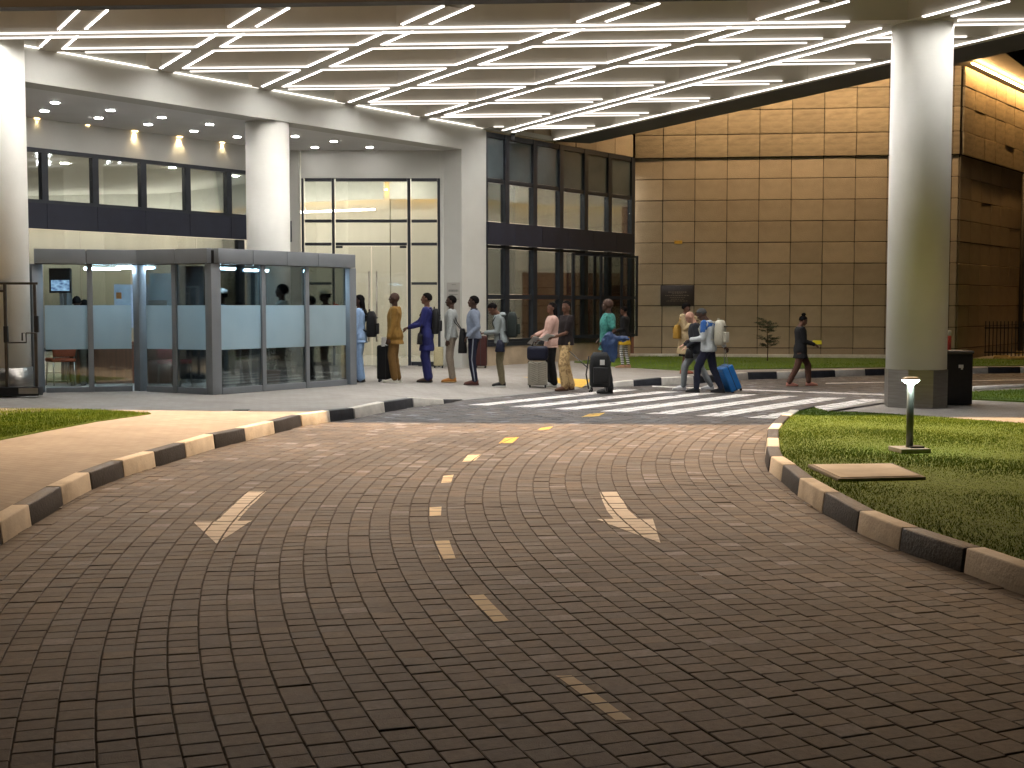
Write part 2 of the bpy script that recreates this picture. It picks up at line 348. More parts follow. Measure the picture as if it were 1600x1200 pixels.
# ---- painted marks: paint only on the tops of the blocks, so the joints stay open
def clip(poly, quad):
    out = poly
    for i in range(4):
        a, b = quad[i], quad[(i + 1) % 4]; res = []
        for k in range(len(out)):
            p, q = out[k], out[(k + 1) % len(out)]
            sp = (b[0] - a[0]) * (p[1] - a[1]) - (b[1] - a[1]) * (p[0] - a[0]); sq = (b[0] - a[0]) * (q[1] - a[1]) - (b[1] - a[1]) * (q[0] - a[0])
            if sp >= 0: res.append(p)
            if (sp >= 0) != (sq >= 0): t = sp / (sp - sq); res.append((p[0] + (q[0] - p[0]) * t, p[1] + (q[1] - p[1]) * t))
        out = res
        if len(out) < 3: return []
    return out
def paint(name, polys, m, worn=0.0):
    b = MB()
    for pl in polys:
        pl = [(p.x, p.y) for p in pl]
        ar = sum(pl[k][0] * pl[(k + 1) % len(pl)][1] - pl[(k + 1) % len(pl)][0] * pl[k][1] for k in range(len(pl)))
        if ar < 0: pl.reverse()
        x0, x1 = min(p[0] for p in pl) - 0.1, max(p[0] for p in pl) + 0.1; y0, y1 = min(p[1] for p in pl) - 0.1, max(p[1] for p in pl) + 0.1
        for x, y, q in placed:
            if not (x0 < x < x1 and y0 < y < y1): continue
            if random.random() < worn: continue
            r = clip(pl, [(p.x, p.y) for p in q])
            if r:
                n = (q[1] - q[0]).cross(q[3] - q[0]).normalized()
                b.face([(p[0], p[1], q[0].z - (n.x * (p[0] - q[0].x) + n.y * (p[1] - q[0].y)) / n.z + 0.0025) for p in r])
    o = b.build(name, m, road); return o
def PP(*q): return [P(u, v) for u, v in q]
paint('arrow_marking', [PP((388, 768), (416, 768), (391, 792), (362, 792)), PP((362, 792), (391, 792), (370, 815), (338, 815)), PP((302, 816), (394, 813.5), (338, 850))], M['pwhite'], 0.0)
paint('arrow_marking', [PP((937, 769), (966, 768), (972, 780), (941, 782)), PP((941, 782), (972, 780), (981, 796), (948, 798)), PP((948, 798), (981, 796), (998, 812), (960, 812.5)), PP((932, 812), (1020, 810.5), (1032, 849))], M['pwhite'], 0.0)
for q, m in (([(868, 1056), (893, 1056), (987, 1125), (962, 1126)], 'pcream'), ([(728, 930), (755, 928), (795, 970), (770, 973)], 'pcream'), ([(678, 846), (702, 845), (712, 873), (688, 875)], 'pcream'),
             ([(671, 793), (690, 792), (689, 806), (671, 807)], 'pcream'), ([(693, 744), (709, 742), (705, 754), (689, 755)], 'pcream'), ([(731, 711), (753, 710), (742, 720), (722, 722)], 'pcream'),
             ([(789, 684.5), (811, 683), (800, 692.5), (779, 693)], 'pyellow'), ([(846, 668.5), (864, 667), (858, 671), (840, 672)], 'pyellow'), ([(920, 647), (946, 645), (936, 650), (908, 652)], 'pyellow')):
    paint('dash_marking', [PP(*q)], M[m], 0.0)
for nl, nr, nv, fl, fr, fv in ((730, 763, 633, 968, 998, 609), (795, 834, 636, 1030, 1060, 612), (861, 902, 639.5, 1090, 1120, 614.5), (936, 980, 643, 1155, 1185, 616.5), (1008, 1051, 646.5, 1219, 1248, 619), (1086, 1131, 650, 1281, 1323, 621.7), (1165, 1211, 653.5, 1348, 1390, 624)):
    paint('zebra_stripe', [PP((nl, nv), (nr, nv + 0.6), (fr, fv), (fl, fv - 0.6))], M['pwhite'], 0.015)
paint('edge_line', [PP((1019, 603), (1019, 604.6), (1383, 618), (1383, 616))], M['pwhite'], 0.02)
paint('edge_line', [PP((1290, 598.5), (1290, 599.6), (1600, 594), (1600, 593))], M['pwhite'], 0.05)
# ---- pavement on the building side, and the yellow dropped crossing
edge = KLn + KL[:-1] + [F0 + (F1 - F0) * (k / 5) for k in range(6)] + KF + [Vector((30, 33.5, 0))]
offs = [0.10, 0.35, 0.7, 1.1, 1.6, 2.2, 3.0, 4.2, 6.0, 9.0, 14.0, 22.0]
pv = MB(); rs = []
for o in offs:
    rs.append([(e.x + N.x * o, e.y + N.y * o, zp(e.x + N.x * o, e.y + N.y * o)) for e in edge])
i0 = len(edge)
pv.v = [p for r in rs for p in r]
for a in range(len(offs) - 1):
    for k in range(i0 - 1): pv.f.append((a * i0 + k, a * i0 + k + 1, (a + 1) * i0 + k + 1, (a + 1) * i0 + k)); pv.sm.append(True)
pv.f = [tuple(q) for q in pv.f]
pave = pv.build('pavement', M['pave']); tag(pave, 'pale brick pavement running along the entrance front', kind='structure')
fl = MB(); fl.face([tuple(p) for p in (F0 + Vector((0.02, -0.05, 0.004)), F1 + Vector((0.05, -0.05, 0.004)), F1 + N * 0.15 + Vector((0, 0, 0.004)), F0 + N * 0.15 + Vector((0, 0, 0.004)))])
fl.build('flush_edge', M['conc'], pave)
yr = MB(); q = [(851, 590), (926, 593.5), (909, 606), (875, 600)]; yr.face([PG(u, v) + Vector((0, 0, 0.006)) for u, v in q]); yr.face([PG(u, v) + Vector((0, 0, 0.007)) for u, v in ((815, 589.5), (851, 590), (860, 593.5))])
yr.build('yellow_ramp', M['pyellow'], pave)
# drain slot by the kiosk
box_obj('drain_cover', PG(377, 641) + Vector((0, 0, 0.004)), (0.22, 0.12, 0.008), M['black'], pave)

# ---- kerbs, each stone on its own
def kerb(name, pts, first_white, inward, ztop, label, width=0.15, ramps=False):
    root = empty(name, pts[0]); tag(root, label, kind='structure')
    for i, (a, b) in enumerate(zip(pts, pts[1:])):
        d = (b - a).normalized(); n = Vector((-d.y, d.x, 0)) * inward
        g0 = 0.006; a2, b2 = a + d * g0, b - d * g0
        za, zb = ztop(a + n * 0.1) + random.uniform(0.004, 0.012), ztop(b + n * 0.1) + random.uniform(0.004, 0.012)
        sl = Vector((0, 0, 0)); m = MB(); jt = n * random.uniform(-0.006, 0.006)
        lo = [a2 + jt, b2 + jt, b2 + n * width + jt, a2 + n * width + jt]; hi = [a2 + n * 0.022 + jt, b2 + n * 0.022 + jt, b2 + n * width + jt, a2 + n * width + jt]
        c = [(p.x, p.y, -0.03) for p in lo] + [(p.x, p.y, z) for p, z in zip(hi, (za, zb, zb, za))]
        if inward < 0: c = [c[k] for k in (1, 0, 3, 2, 5, 4, 7, 6)]
        m.hexa(c); white = (i % 2 == 0) == first_white
        o = m.build('kerb_stone', M['kwhite' if white else 'kblack'], root, bevel=min(0.014, max(za, zb) * 0.3 + 0.001), seg=2)
        o.matrix_parent_inverse = Matrix.Translation(pts[0]).inverted()
    return root
nearL = [Vector((18 - math.sqrt(21.68 ** 2 - (11.3 - y) ** 2), y, 0)) for y in (2.9, 3.8, 4.7, 5.55, 6.4, 7.2, 8.0, 8.8)] + KL[1:]
kerb('kerb', nearL, False, 1, lambda p: zp(p.x, p.y), 'black and white kerb curving along the left pavement')
kerb('kerb', KRn + KR, False, -1, lambda p: 0.15, 'black and white kerb round the lawn with the bollard light')
kerb('kerb', KF, True, 1, lambda p: max(0.05, zp(p.x, p.y)), 'far black and white kerb below the sandstone wall')

# ---- lawns
def inside(p, poly):
    c = False; n = len(poly); j = n - 1
    for i in range(n):
        if (poly[i][1] > p[1]) != (poly[j][1] > p[1]) and p[0] < (poly[j][0] - poly[i][0]) * (p[1] - poly[i][1]) / (poly[j][1] - poly[i][1]) + poly[i][0]: c = not c
        j = i
    return c
def grass_mat():
    m = mat('grass_blades', (0.095, 0.175, 0.012), 0.6, scale=1.6, c2=(0.20, 0.28, 0.022), detail=8, spec=0.3)
    return m
M['grass'] = grass_mat()
def lawn(label, poly, zf, count, h, solid=True):
    b = MB()
    pts = [(p[0], p[1]) for p in poly]
    a = sum(pts[k][0] * pts[(k + 1) % len(pts)][1] - pts[(k + 1) % len(pts)][0] * pts[k][1] for k in range(len(pts)))
    if a < 0: pts.reverse()
    bm = bmesh.new(); vs = [bm.verts.new((x, y, zf(x, y))) for x, y in pts] + [bm.verts.new((x, y, zf(x, y) - 0.12)) for x, y in pts]; n = len(pts)
    bm.faces.new(vs[:n])
    for k in range(n): bm.faces.new((vs[k], vs[n + k], vs[n + (k + 1) % n], vs[(k + 1) % n]))
    bmesh.ops.triangulate(bm, faces=[f for f in bm.faces if len(f.verts) > 4]); me = bpy.data.meshes.new('lawn'); bm.to_mesh(me); bm.free(); me.materials.append(M['soil'])
    tag(link('lawn', me), label, kind='structure')
    x0, x1 = min(p[0] for p in pts), max(p[0] for p in pts); y0, y1 = min(p[1] for p in pts), max(p[1] for p in pts)
    V = []; k = 0
    while k < count:
        x, y = random.uniform(x0, x1), random.uniform(y0, y1)
        if not inside((x, y), pts): continue
        z = zf(x, y); t = random.uniform(0, 6.28); hh = h * random.uniform(0.5, 1.25) * (0.9 + 0.25 * noise.noise((x * 1.3, y * 1.3, 0))); w = 0.0032 + 0.0028 * random.random(); l = hh * random.uniform(0.15, 0.9); t2 = random.uniform(0, 6.28)
        V += [(x - w * math.cos(t), y - w * math.sin(t), z - 0.004), (x + w * math.cos(t), y + w * math.sin(t), z - 0.004), (x + l * math.cos(t2), y + l * math.sin(t2), z + hh)]; k += 1
    me = bpy.data.meshes.new('grass'); n = len(V); me.from_pydata(V, [], [(i, i + 1, i + 2) for i in range(0, n, 3)]); me.materials.append(M['grass'])
    tag(link('grass', me), 'short mown grass on the ' + label.split(' lawn')[0].replace('the ', '') + ' lawn', kind='stuff')
isl = [p - Vector((0, 0, 0)) for p in KRn + KR]
inn = []
for i, p in enumerate(isl):
    d = (isl[min(i + 1, len(isl) - 1)] - isl[max(i - 1, 0)]).normalized(); q = p + Vector((d.y, -d.x, 0)) * 0.15; inn.append((q.x, q.y))
far = [P(u, v, 0.14) for u, v in ((1293, 641.5), (1337, 642.5), (1442, 649), (1600, 661), (1760, 673))]
lawn('right island lawn with a bollard light and an access cover', inn + [(p.x, p.y) for p in far] + [(9.5, 10), (8.5, 3.6)], lambda x, y: 0.135 + 0.015 * noise.noise((x * 0.7, y * 0.7, 3)), 190000, 0.021)
lq = [P(u, v, 0.16) for u, v in ((-160, 716), (0, 687), (60, 675), (150, 658.5), (236, 646.5), (150, 641), (0, 640), (-200, 640.5))]
lawn('left corner lawn tapering to a point beside the pavement', [(p.x, p.y) for p in lq], lambda x, y: 0.168, 52000, 0.030)
lq = [P(u, v, 0.20) for u, v in ((897, 566), (960, 571.5), (1060, 576), (1200, 573.5), (1340, 571.5), (1600, 568.5), (1720, 567))]
def wall_y(x): return 36.3 - 0.12 * (x - 3.45)
lawn('narrow strip lawn below the sandstone wall', [(p.x, p.y) for p in lq] + [(16.4, wall_y(12.5) - 0.3), (3.6, wall_y(3.6) - 0.3), (2.1, 33.6)], lambda x, y: zp(x, y) + 0.02, 26000, 0.05)
lq = [P(u, v, 0.15) for u, v in ((1518, 622), (1600, 626), (1700, 631), (1700, 603), (1600, 608), (1518, 611.5))]
lawn('small patch lawn on the island beyond the waste bin', [(p.x, p.y) for p in lq], lambda x, y: 0.145, 6000, 0.04)
# ---- island pavement behind the lawn, round the big column
ip = MB(); top = [P(u, v, 0.12) for u, v in ((1262, 650.5), (1293, 642), (1337, 643), (1442, 649.5), (1600, 661.5), (1780, 675))] + [Vector((13.5, 19.5, 0.12)), Vector((14.5, 25.2, 0.12))] + [P(u, v, 0.12) for u, v in ((1600, 605), (1518, 608.5), (1470, 611), (1400, 621), (1330, 634))]
ip.face(top); lowe = [P(1600, 602), P(1510, 605.5), P(1450, 609), P(1378, 624.5), P(1300, 639), P(1256, 651)]
tp = top[8:13] + [top[0]]
for k in range(5): ip.face([lowe[k] + Vector((0, 0, 0.004)), lowe[k + 1] + Vector((0, 0, 0.004)), tp[k + 1], tp[k]])
tag(ip.build('island_pavement', M['pave']), 'paved island round the foot of the big column', kind='structure')
sk = MB(); sk.tube([P(1518, 608, 0.13), P(1600, 604.5, 0.13), P(1700, 600, 0.13)], 0.06, 6); sk.build('kerb_edge', M['kwhite'], bpy.data.objects['island_pavement'])

# ================================================================== CANOPY
ZC = 5.8; ZT = 6.25
SA, SB, SM = -0.065, -0.579, -0.511                      # plan slopes of the two rib families
def xright(y): return 6.25 - 0.517 * (y - 22.5)
def yfront(x): return 17.74 - 0.050 * x
fr_ = 0.0
xs = 8.95; V1 = Vector((xs, yfront(xs), 0)); V2 = fac(14.7, 0); sL = (yfront(-10.1) - 20.9) / 0.8; V0 = fac(sL, 0)
CP = [V0, V1, V2]
def clip_line(p, d, inset=0.0):
    t0, t1 = -60.0, 60.0
    for i in range(3):
        a, b = CP[i], CP[(i + 1) % 3]; e = (b - a).normalized(); n = Vector((-e.y, e.x, 0))
        num = (p - a).dot(n) - inset; den = d.dot(n)
        if abs(den) < 1e-9: continue
        t = -num / den
        if den > 0: t0 = max(t0, t)
        else: t1 = min(t1, t)
    return (t0, t1) if t1 > t0 else None
canopy = empty('entrance_canopy', (0, 22, 0)); tag(canopy, 'coffered entrance canopy ceiling outlined with white light strips', 'canopy')
canopy.matrix_world = Matrix.Identity(4)
cs = MB(); ex = [V0 + Vector((-1, 0.2, 0)), V1 + Vector((1.6, 0.1, 0)), V2 + Vector((0.9, 1.2, 0))]; cs.prism([(p.x, p.y) for p in ex], ZT, ZT + 0.06); cs.build('ceiling_slab', M['paint'], canopy)
ad = Vector((1, SA, 0)).normalized()
def bdir(bx): return Vector((SM if bx == 4.12 else SB, 1, 0)).normalized()
AZ = [19.46, 20.70, 22.50, 24.48, 26.40, 28.30, 30.22]; BX = [-10.83, -8.33, -5.83, -3.33, -0.84, 1.66, 4.12]
AW, BW = 0.27, 0.30
for i, az in enumerate(AZ):
    p = Vector((0, az, 0)); r = clip_line(p, ad)
    if r: m = MB(); m.bar(p + ad * (r[0] - 0.1), p + ad * (r[1] + 0.1), AW, ZC + 0.003, ZT - 0.004); m.build('rib', M['rib'], canopy)
for j, bx in enumerate(BX):
    p = Vector((bx, 22.5, 0)); bd = bdir(bx); r = clip_line(p, bd)
    if r: m = MB(); m.bar(p + bd * (r[0] + 0.42), p + bd * (r[1] + 0.1), BW, ZC, ZT - 0.002); m.build('rib', M['rib'], canopy)
def strip(a, b, parent=canopy, w=0.032, h=0.022, z=ZC - 0.016, m='led', name='light_strip'):
    if (b - a).length < 0.12: return
    k = MB()
    if m == 'led':                           # U-shaped profile: bright face recessed between dim glowing side lenses
        n = (b - a).normalized(); n = Vector((-n.y, n.x, 0)) * (w / 2 + 0.003)
        k.bar(a, b, w - 0.001, z + 0.0075, z + h); k.bar(a - n, b - n, 0.006, z, z + h + 0.001); k.bar(a + n, b + n, 0.006, z, z + h + 0.001)
        o = k.build(name, M[m], parent); o.data.materials.append(M['ledside'])
        for f in o.data.polygons: f.material_index = 0 if (f.normal.z < -0.9 and f.index < 6) else 1
        return o
    k.bar(a, b, w, z, z + h); return k.build(name, M[m], parent)
def cross_t(p, d, q, e):                     # parameter on p+d t where it meets q+e s
    det = d.x * -e.y + e.x * d.y; return ((q.x - p.x) * -e.y + e.x * (q.y - p.y)) / det
nA = Vector((-ad.y, ad.x, 0))
for i, az in enumerate(AZ):
    for side in (-1, 1):
        p = Vector((0, az, 0)) + nA * side * (AW / 2 + 0.024); r = clip_line(p, ad, 0.42)
        if not r: continue
        if i == 0: strip(p + ad * (r[0] - 0.6), p + ad * 4.95, z=ZC - 0.0285); strip(p + ad * 6.5, p + ad * (r[1] + 0.1), z=ZC - 0.0285); continue
        cuts = sorted((cross_t(p, ad, Vector((bx, 22.5, 0)), bdir(bx)), bx) for bx in BX)
        lo = r[0]; segs = []
        for t, bx in cuts:
            gl = 0.46 if bx == 4.12 else 0.19
            if t < r[0] - 0.1: continue
            if t > r[1] + 0.1: break
            segs.append((lo, t - gl)); lo = t + 0.20
        segs.append((lo, r[1]))
        for a, b in segs:
            a, b = max(a, r[0]), min(b, r[1])
            if b - a > 0.15: strip(p + ad * a, p + ad * b)
for bx in BX:
    bd = bdir(bx); nB = Vector((-bd.y, bd.x, 0))
    for side in (-1, 1):
        p = Vector((bx, 22.5, 0)) + nB * side * (BW / 2 + 0.024); r = clip_line(p, bd, 0.26)
        if not r: continue
        if bx == 4.12:
            tc = cross_t(p, bd, Vector((0, 19.46, 0)), ad); strip(p + bd * (tc + 0.35), p + bd * r[1], z=ZC - 0.0295); strip(p + bd * (r[0] + 0.05), p + bd * (tc - 0.5), z=ZC - 0.0295); continue
        cuts = sorted(cross_t(p, bd, Vector((0, az, 0)), ad) for az in AZ); lo = r[0]
        for n_, t in enumerate(cuts):
            hi = t - (0.42 if n_ == 0 else 0.17)
            a, b = max(lo, r[0]), min(hi, r[1])
            if b - a > 0.15: strip(p + bd * a, p + bd * b)
            lo = t + 0.17
        a, b = max(lo, r[0]), r[1]
        if b - a > 0.15: strip(p + bd * a, p + bd * b)
eL = (V2 - V0).normalized(); strip(fac(-0.2, -0.03), fac(12.0, -0.03), z=ZC + 0.002, w=0.03, m='ledline')
eR = (V2 - V1).normalized(); nR = Vector((eR.y, -eR.x, 0)); nR = nR if nR.x > 0 else -nR
strip(V1 - nR * 0.04, V2 - nR * 0.04 - eR * 0.25, z=ZC - 0.014)
# edge beams: pale inner lip, dark outer soffit, fascia
m = MB(); m.bar(V1 + nR * 0.08, V2 + nR * 0.08, 0.16, ZC - 0.004, ZT - 0.006); m.build('edge_lip', M['paint'], canopy)
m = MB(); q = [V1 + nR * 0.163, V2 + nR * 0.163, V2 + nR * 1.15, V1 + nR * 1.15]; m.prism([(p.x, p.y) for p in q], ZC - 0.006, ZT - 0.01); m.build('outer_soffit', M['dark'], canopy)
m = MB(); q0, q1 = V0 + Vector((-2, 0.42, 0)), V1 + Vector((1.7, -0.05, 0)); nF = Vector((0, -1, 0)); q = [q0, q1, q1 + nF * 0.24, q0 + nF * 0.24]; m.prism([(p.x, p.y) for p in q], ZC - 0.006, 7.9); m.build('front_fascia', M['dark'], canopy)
q = (q0 + q1) / 2 + nF * 0.44; m = MB(); m.bar(q0 + nF * 0.31, q1 + nF * 0.31, 0.11, 7.41, 7.53); fx = m.build('front_wash_light', M['dark'], canopy)
ld = bpy.data.lights.new('front_wash', 'AREA'); ld.shape = 'RECTANGLE'; ld.size = (q1 - q0).length - 1; ld.size_y = 0.035; ld.energy = 4200; ld.color = (1.0, 0.62, 0.32)
l = bpy.data.objects.new('front_wash', ld); col.objects.link(l); l.parent = fx; l.location = ((q0.x + q1.x) / 2, (q0.y + q1.y) / 2 - 0.285, 7.40); l.rotation_euler = (math.radians(25), 0, math.atan2(q1.y - q0.y, q1.x - q0.x))
m = MB(); m.prism([(p.x, p.y) for p in (fac(11.9, -0.06), fac(14.75, -0.06), fac(14.75, 0.4), fac(11.9, 0.4))], ZC - 0.012, ZC + 0.1); m.build('end_lip', M['white'], canopy)
# small camera dome hung at the far tip
k = MB(); c = fac(12.95, -0.12); k.box((c.x, c.y, ZC - 0.10), (0.10, 0.10, 0.17)); o = k.build('security_camera', M['black'], bevel=0.01); tag(o, 'small black security camera hanging under the canopy tip', 'camera')
# ================================================================== COLUMNS
def column(c, r, z0, z1, label, base=None, oct_=False):
    root = empty('column', (c.x, c.y, z0)); tag(root, label, 'column', 'round white entrance columns')
    m = MB(); m.lathe([(r, base or 0), (r, z1 - z0)], n=48); m.build('shaft', M['colw'], root)
    if base:
        m = MB(); h = base
        m.lathe([(r * 1.055, 0), (r * 1.055, h), (r * 0.99, h + 0.004)], n=8 if oct_ else 40, sm=not oct_, ph=0.25); m.build('metal_base', M['steel'], root)
    return root
bigc = P(1432, 638.5, 0.12); bigc = Vector((bigc.x, bigc.y + 0.45, 0.12)); bigc.x = 632 / F * bigc.y * 1.0
column(bigc, 0.445, 0.12, ZT + 0.1, 'thick round white column standing alone on the right island', 0.57, True)
column(fac(-0.42, 0.15), 0.425, zp(*fac(-0.42, 0.15).xy), ZC + 0.3, 'round white column cut by the left edge of the picture', 0.45)
column(fac(5.58, 0.45), 0.428, zp(*fac(5.58, 0.45).xy), 5.27, 'round white column rising behind the glass kiosk')

# ================================================================== ENTRANCE BUILDING
bld = empty('entrance_building', fac(6, 3)); tag(bld, 'white rendered entrance building with dark framed lobby glazing', 'building'); bld.matrix_world = Matrix.Identity(4)
def fbar(name, s0, s1, t, w, z0, z1, m, parent=bld, bevel=0.0):
    k = MB(); k.bar(fac(s0, t), fac(s1, t), w, z0, z1); return k.build(name, M[m], parent, bevel)
ZB = 5.25
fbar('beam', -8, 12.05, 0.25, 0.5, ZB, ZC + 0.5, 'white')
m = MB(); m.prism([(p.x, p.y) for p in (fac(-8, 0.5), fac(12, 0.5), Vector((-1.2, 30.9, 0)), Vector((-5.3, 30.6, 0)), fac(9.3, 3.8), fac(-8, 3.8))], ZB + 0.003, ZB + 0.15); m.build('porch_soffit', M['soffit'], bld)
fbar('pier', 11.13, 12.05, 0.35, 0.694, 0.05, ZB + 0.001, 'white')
T2 = 3.5; S2E = (30.2 - 20.9 - 0.6 * T2) / 0.8
mull = [s_at(u, T2) for u in (-60, 0, 73.5, 152, 226.5, 295, 359, 412)]
fbar('upper_wall', -8, S2E, T2 + 0.1, 0.2, 4.68, ZB + 0.01, 'white')
fbar('window_head', -8, S2E, T2, 0.12, 4.60, 4.68, 'frame'); fbar('window_sill', -8, S2E, T2, 0.14, 3.62, 3.69, 'frame')
ss = [-8] + mull + [S2E]
for a, b in zip(ss, ss[1:]):
    w = fbar('window', a + 0.07, b - 0.07, T2, 0.012, 3.69, 4.60, 'glass2')
for s in mull: fbar('mullion', s - 0.07, s + 0.07, T2, 0.12, 3.69, 4.60, 'frame')
for a, b in zip([-8, -2] + mull[2:], [-2.01] + [x - 0.012 for x in mull[2:]] + [S2E]): fbar('band_panel', a, b, T2 - 0.06, 0.10, 3.13, 3.62, 'navy')
gs = [s_at(u, T2) for u in (-60, 130, 310, 375)]
for a, b in zip(gs, gs[1:]): fbar('glass_wall', a, b - 0.02, T2, 0.012, 0.22, 3.12, 'glass2')
fbar('mullion', gs[3] - 0.06, gs[3] + 0.12, T2, 0.12, 0.2, 3.12, 'frame')
# door wall facing the road
DY = 30.2
def dbox(name, u0, u1, v0, v1, m, y=DY, th=0.1, parent=bld):
    a, b = PY(u0, v0, y), PY(u1, v1, y); return box_obj(name, ((a.x + b.x) / 2, y, (a.z + b.z) / 2), (abs(b.x - a.x), th, abs(a.z - b.z)), M[m], parent)
dbox('door_wall', 425, 471, 236, 574, 'white', DY + 0.03, 0.2); dbox('door_wall', 688, 704, 236, 574, 'white', DY + 0.03, 0.2); dbox('door_head', 471, 688, 236, 279, 'white', DY + 0.03, 0.2)
for u, w in ((474, 6), (521.5, 6), (639.5, 6), (686, 5)): dbox('door_post', u - w / 2, u + w / 2, 279, 573, 'frame', DY, 0.12)
for v, w, u0, u1 in ((281, 5, 471, 688), (345.5, 4.5, 477, 684), (381.5, 4.5, 477, 684)):
    for a, b in ((max(u0, 477), 518), (525, 636), (643, 683)): dbox('transom', a, b, v - w / 2, v + w / 2, 'frame', DY, 0.11)
for a, b in ((477, 518), (643, 683)): dbox('transom', a, b, 441, 445, 'frame', DY, 0.11); dbox('sill_rail', a, b, 565, 572, 'frame', DY, 0.11)
for u0, u1 in ((477, 518.5), (524.5, 636.5), (642.5, 683.5)):
    dbox('window', u0, u1, 283.5, 343, 'glass2', DY, 0.012); dbox('window', u0, u1, 348, 379, 'glass2', DY, 0.012)
for u0, u1 in ((477, 518.5), (642.5, 683.5)): dbox('window', u0, u1, 384, 441, 'glass2', DY, 0.012); dbox('window', u0, u1, 445, 565, 'glass2', DY, 0.012)
for u0, u1, uh in ((524.8, 580.6, 576.5), (581.4, 636.2, 588.5)):
    d = dbox('glass_door', u0, u1, 385, 571, 'glass2', DY, 0.012)
    a, b = PY(uh, 424, DY - 0.09), PY(uh, 534, DY - 0.09); k = MB(); k.tube([a, b], 0.018, 10); k.tube([a + Vector((0, 0, -.1)), a + Vector((0, 0.09, -.1))], 0.01, 6); k.tube([b + Vector((0, 0, .1)), b + Vector((0, 0.09, .1))], 0.01, 6); k.build('door_handle', M['steel'], d)
    q = PY(530 if u0 < 560 else 630, 386, DY); box_obj('door_hinge', q, (0.16, 0.04, 0.05), M['frame'], d)
# glazed front beyond the pier
S3, S4, T3 = 12.05, 18.66, 0.12
gm = [s_at(u, T3) for u in (789, 832.5, 873.5, 912, 949, 985)]
fbar('plinth', S3, S4, T3 + 0.1, 0.34, 0.1, 0.66, 'stone'); fbar('plinth_cap', S3, S4, T3 + 0.02, 0.24, 0.66, 0.76, 'frame')
for z0, z1, w in ((1.80, 1.91, 0.1), (4.58, 4.68, 0.1), (5.64, 5.76, 0.12), (3.02, 3.09, 0.1), (0.76, 0.83, 0.1)): fbar('rail', S3, S4, T3, w, z0, z1, 'frame')
for s in [S3 + 0.04] + gm: fbar('mullion', s - 0.085, s + 0.085, T3 - 0.005, 0.14, 0.76, 5.75, 'frame')
gg = [S3] + gm
for a, b in zip(gg, gg[1:]):
    fbar('spandrel', a + 0.085, b - 0.085, T3, 0.02, 4.69, 5.64, 'spandrel')
    for z0, z1 in ((3.66, 4.57), (1.92, 3.01), (0.84, 1.79)): fbar('window', a + 0.086, b - 0.086, T3, 0.012, z0, z1, 'glass2')
bp = [S3] + [x + 0.14 for x in gm]
for a, b in zip(bp, bp[1:]): fbar('band_panel', a + 0.006, min(b, S4) - 0.006, T3 - 0.12, 0.16, 3.10, 3.63, 'navy')
for u, h in ((905, 0), (938, 0), (962, 0)):  # top-hung sashes standing ajar
    s = s_at(u, T3); a = fac(s - 0.42, T3 - 0.08, 0); fr = MB(); e = fac(s + 0.40, T3 - 0.42, 0); d = (e - a).normalized()
    for z0, z1 in ((0.80, 0.87), (1.82, 1.89), (2.95, 3.01)): fr.bar(a + d * 0.05, e - d * 0.05, 0.05, z0, z1)
    for p in (a, e): fr.bar(p - d * 0.035, p + d * 0.035, 0.05, 0.80, 3.01)
    o = fr.build('open_sash', M['frame'], bld); gp = MB(); gp.bar(a + d * 0.04, e - d * 0.04, 0.01, 0.88, 2.94); gp.build('pane', M['glass2'], o)
# lobby inside
m = MB(); m.prism([(-14, 24), (-13, 44), (9, 44), (3.6, 36.2), (-1.0, 30.2), (-5.4, 30.0)], 0.18, 0.235); m.build('lobby_floor', M['lfloor'], bld)
m = MB(); m.prism([(-22, 22.0), (-18, 46), (9, 46), (3.4, 36.2), (-1.2, 30.25), (-5.3, 30.1), (-14.4, 18.4)], 5.30, 5.36); m.build('lobby_ceiling', M['lceil'], bld)
lw = [(-19, 44), (-11, 42.5), (-6.3, 37.6), (-3.4, 36.2), (-1.0, 36.2), (0.4, 38.2), (3.4, 39.2), (5.4, 38.0)]
for a, b in zip(lw, lw[1:]):
    k = MB(); k.bar(a, b, 0.15, 0.2, 5.1); k.build('lobby_wall', M['cream'], bld)
    d = (Vector((*b, 0)) - Vector((*a, 0))).normalized(); n = Vector((d.y, -d.x, 0)); k = MB(); k.bar(Vector((*a, 0)) + n * 0.20, Vector((*b, 0)) + n * 0.20, 0.04, 4.86, 4.89); k.build('cove_strip', M['cove'], bld); k = MB(); k.bar(Vector((*a, 0)) + n * 0.36, Vector((*b, 0)) + n * 0.36, 0.06, 4.60, 5.31); k.build('bulkhead', M['lceil'], bld)
    if a[0] < -6:
        k = MB(); k.bar(Vector((*a, 0)) + n * 0.9, Vector((*b, 0)) + n * 0.9, 0.10, 4.26, 4.30); k.build('wall_uplight', M['uplight2'], bld)  # added strip hidden behind the band, only to brighten the left lobby
    k = MB(); k.bar(Vector((*a, 0)) - n * 0.12, Vector((*b, 0)) - n * 0.12, 0.1, 4.4, 5.32); k.build('upper_lobby_wall', M['lceil'], bld)
k = MB(); k.bar((-1.4, 36.05), (0.2, 37.95), 0.1, 0.22, 2.62); k.bar((0.2, 37.95), (3.3, 38.95), 0.1, 0.22, 2.62); k.build('wood_panelling', M['wood'], bld)
k = MB(); k.bar((3.2, 37.4), (4.4, 37.3), 0.1, 0.22, 4.5); k.build('wood_door', M['wood'], bld)
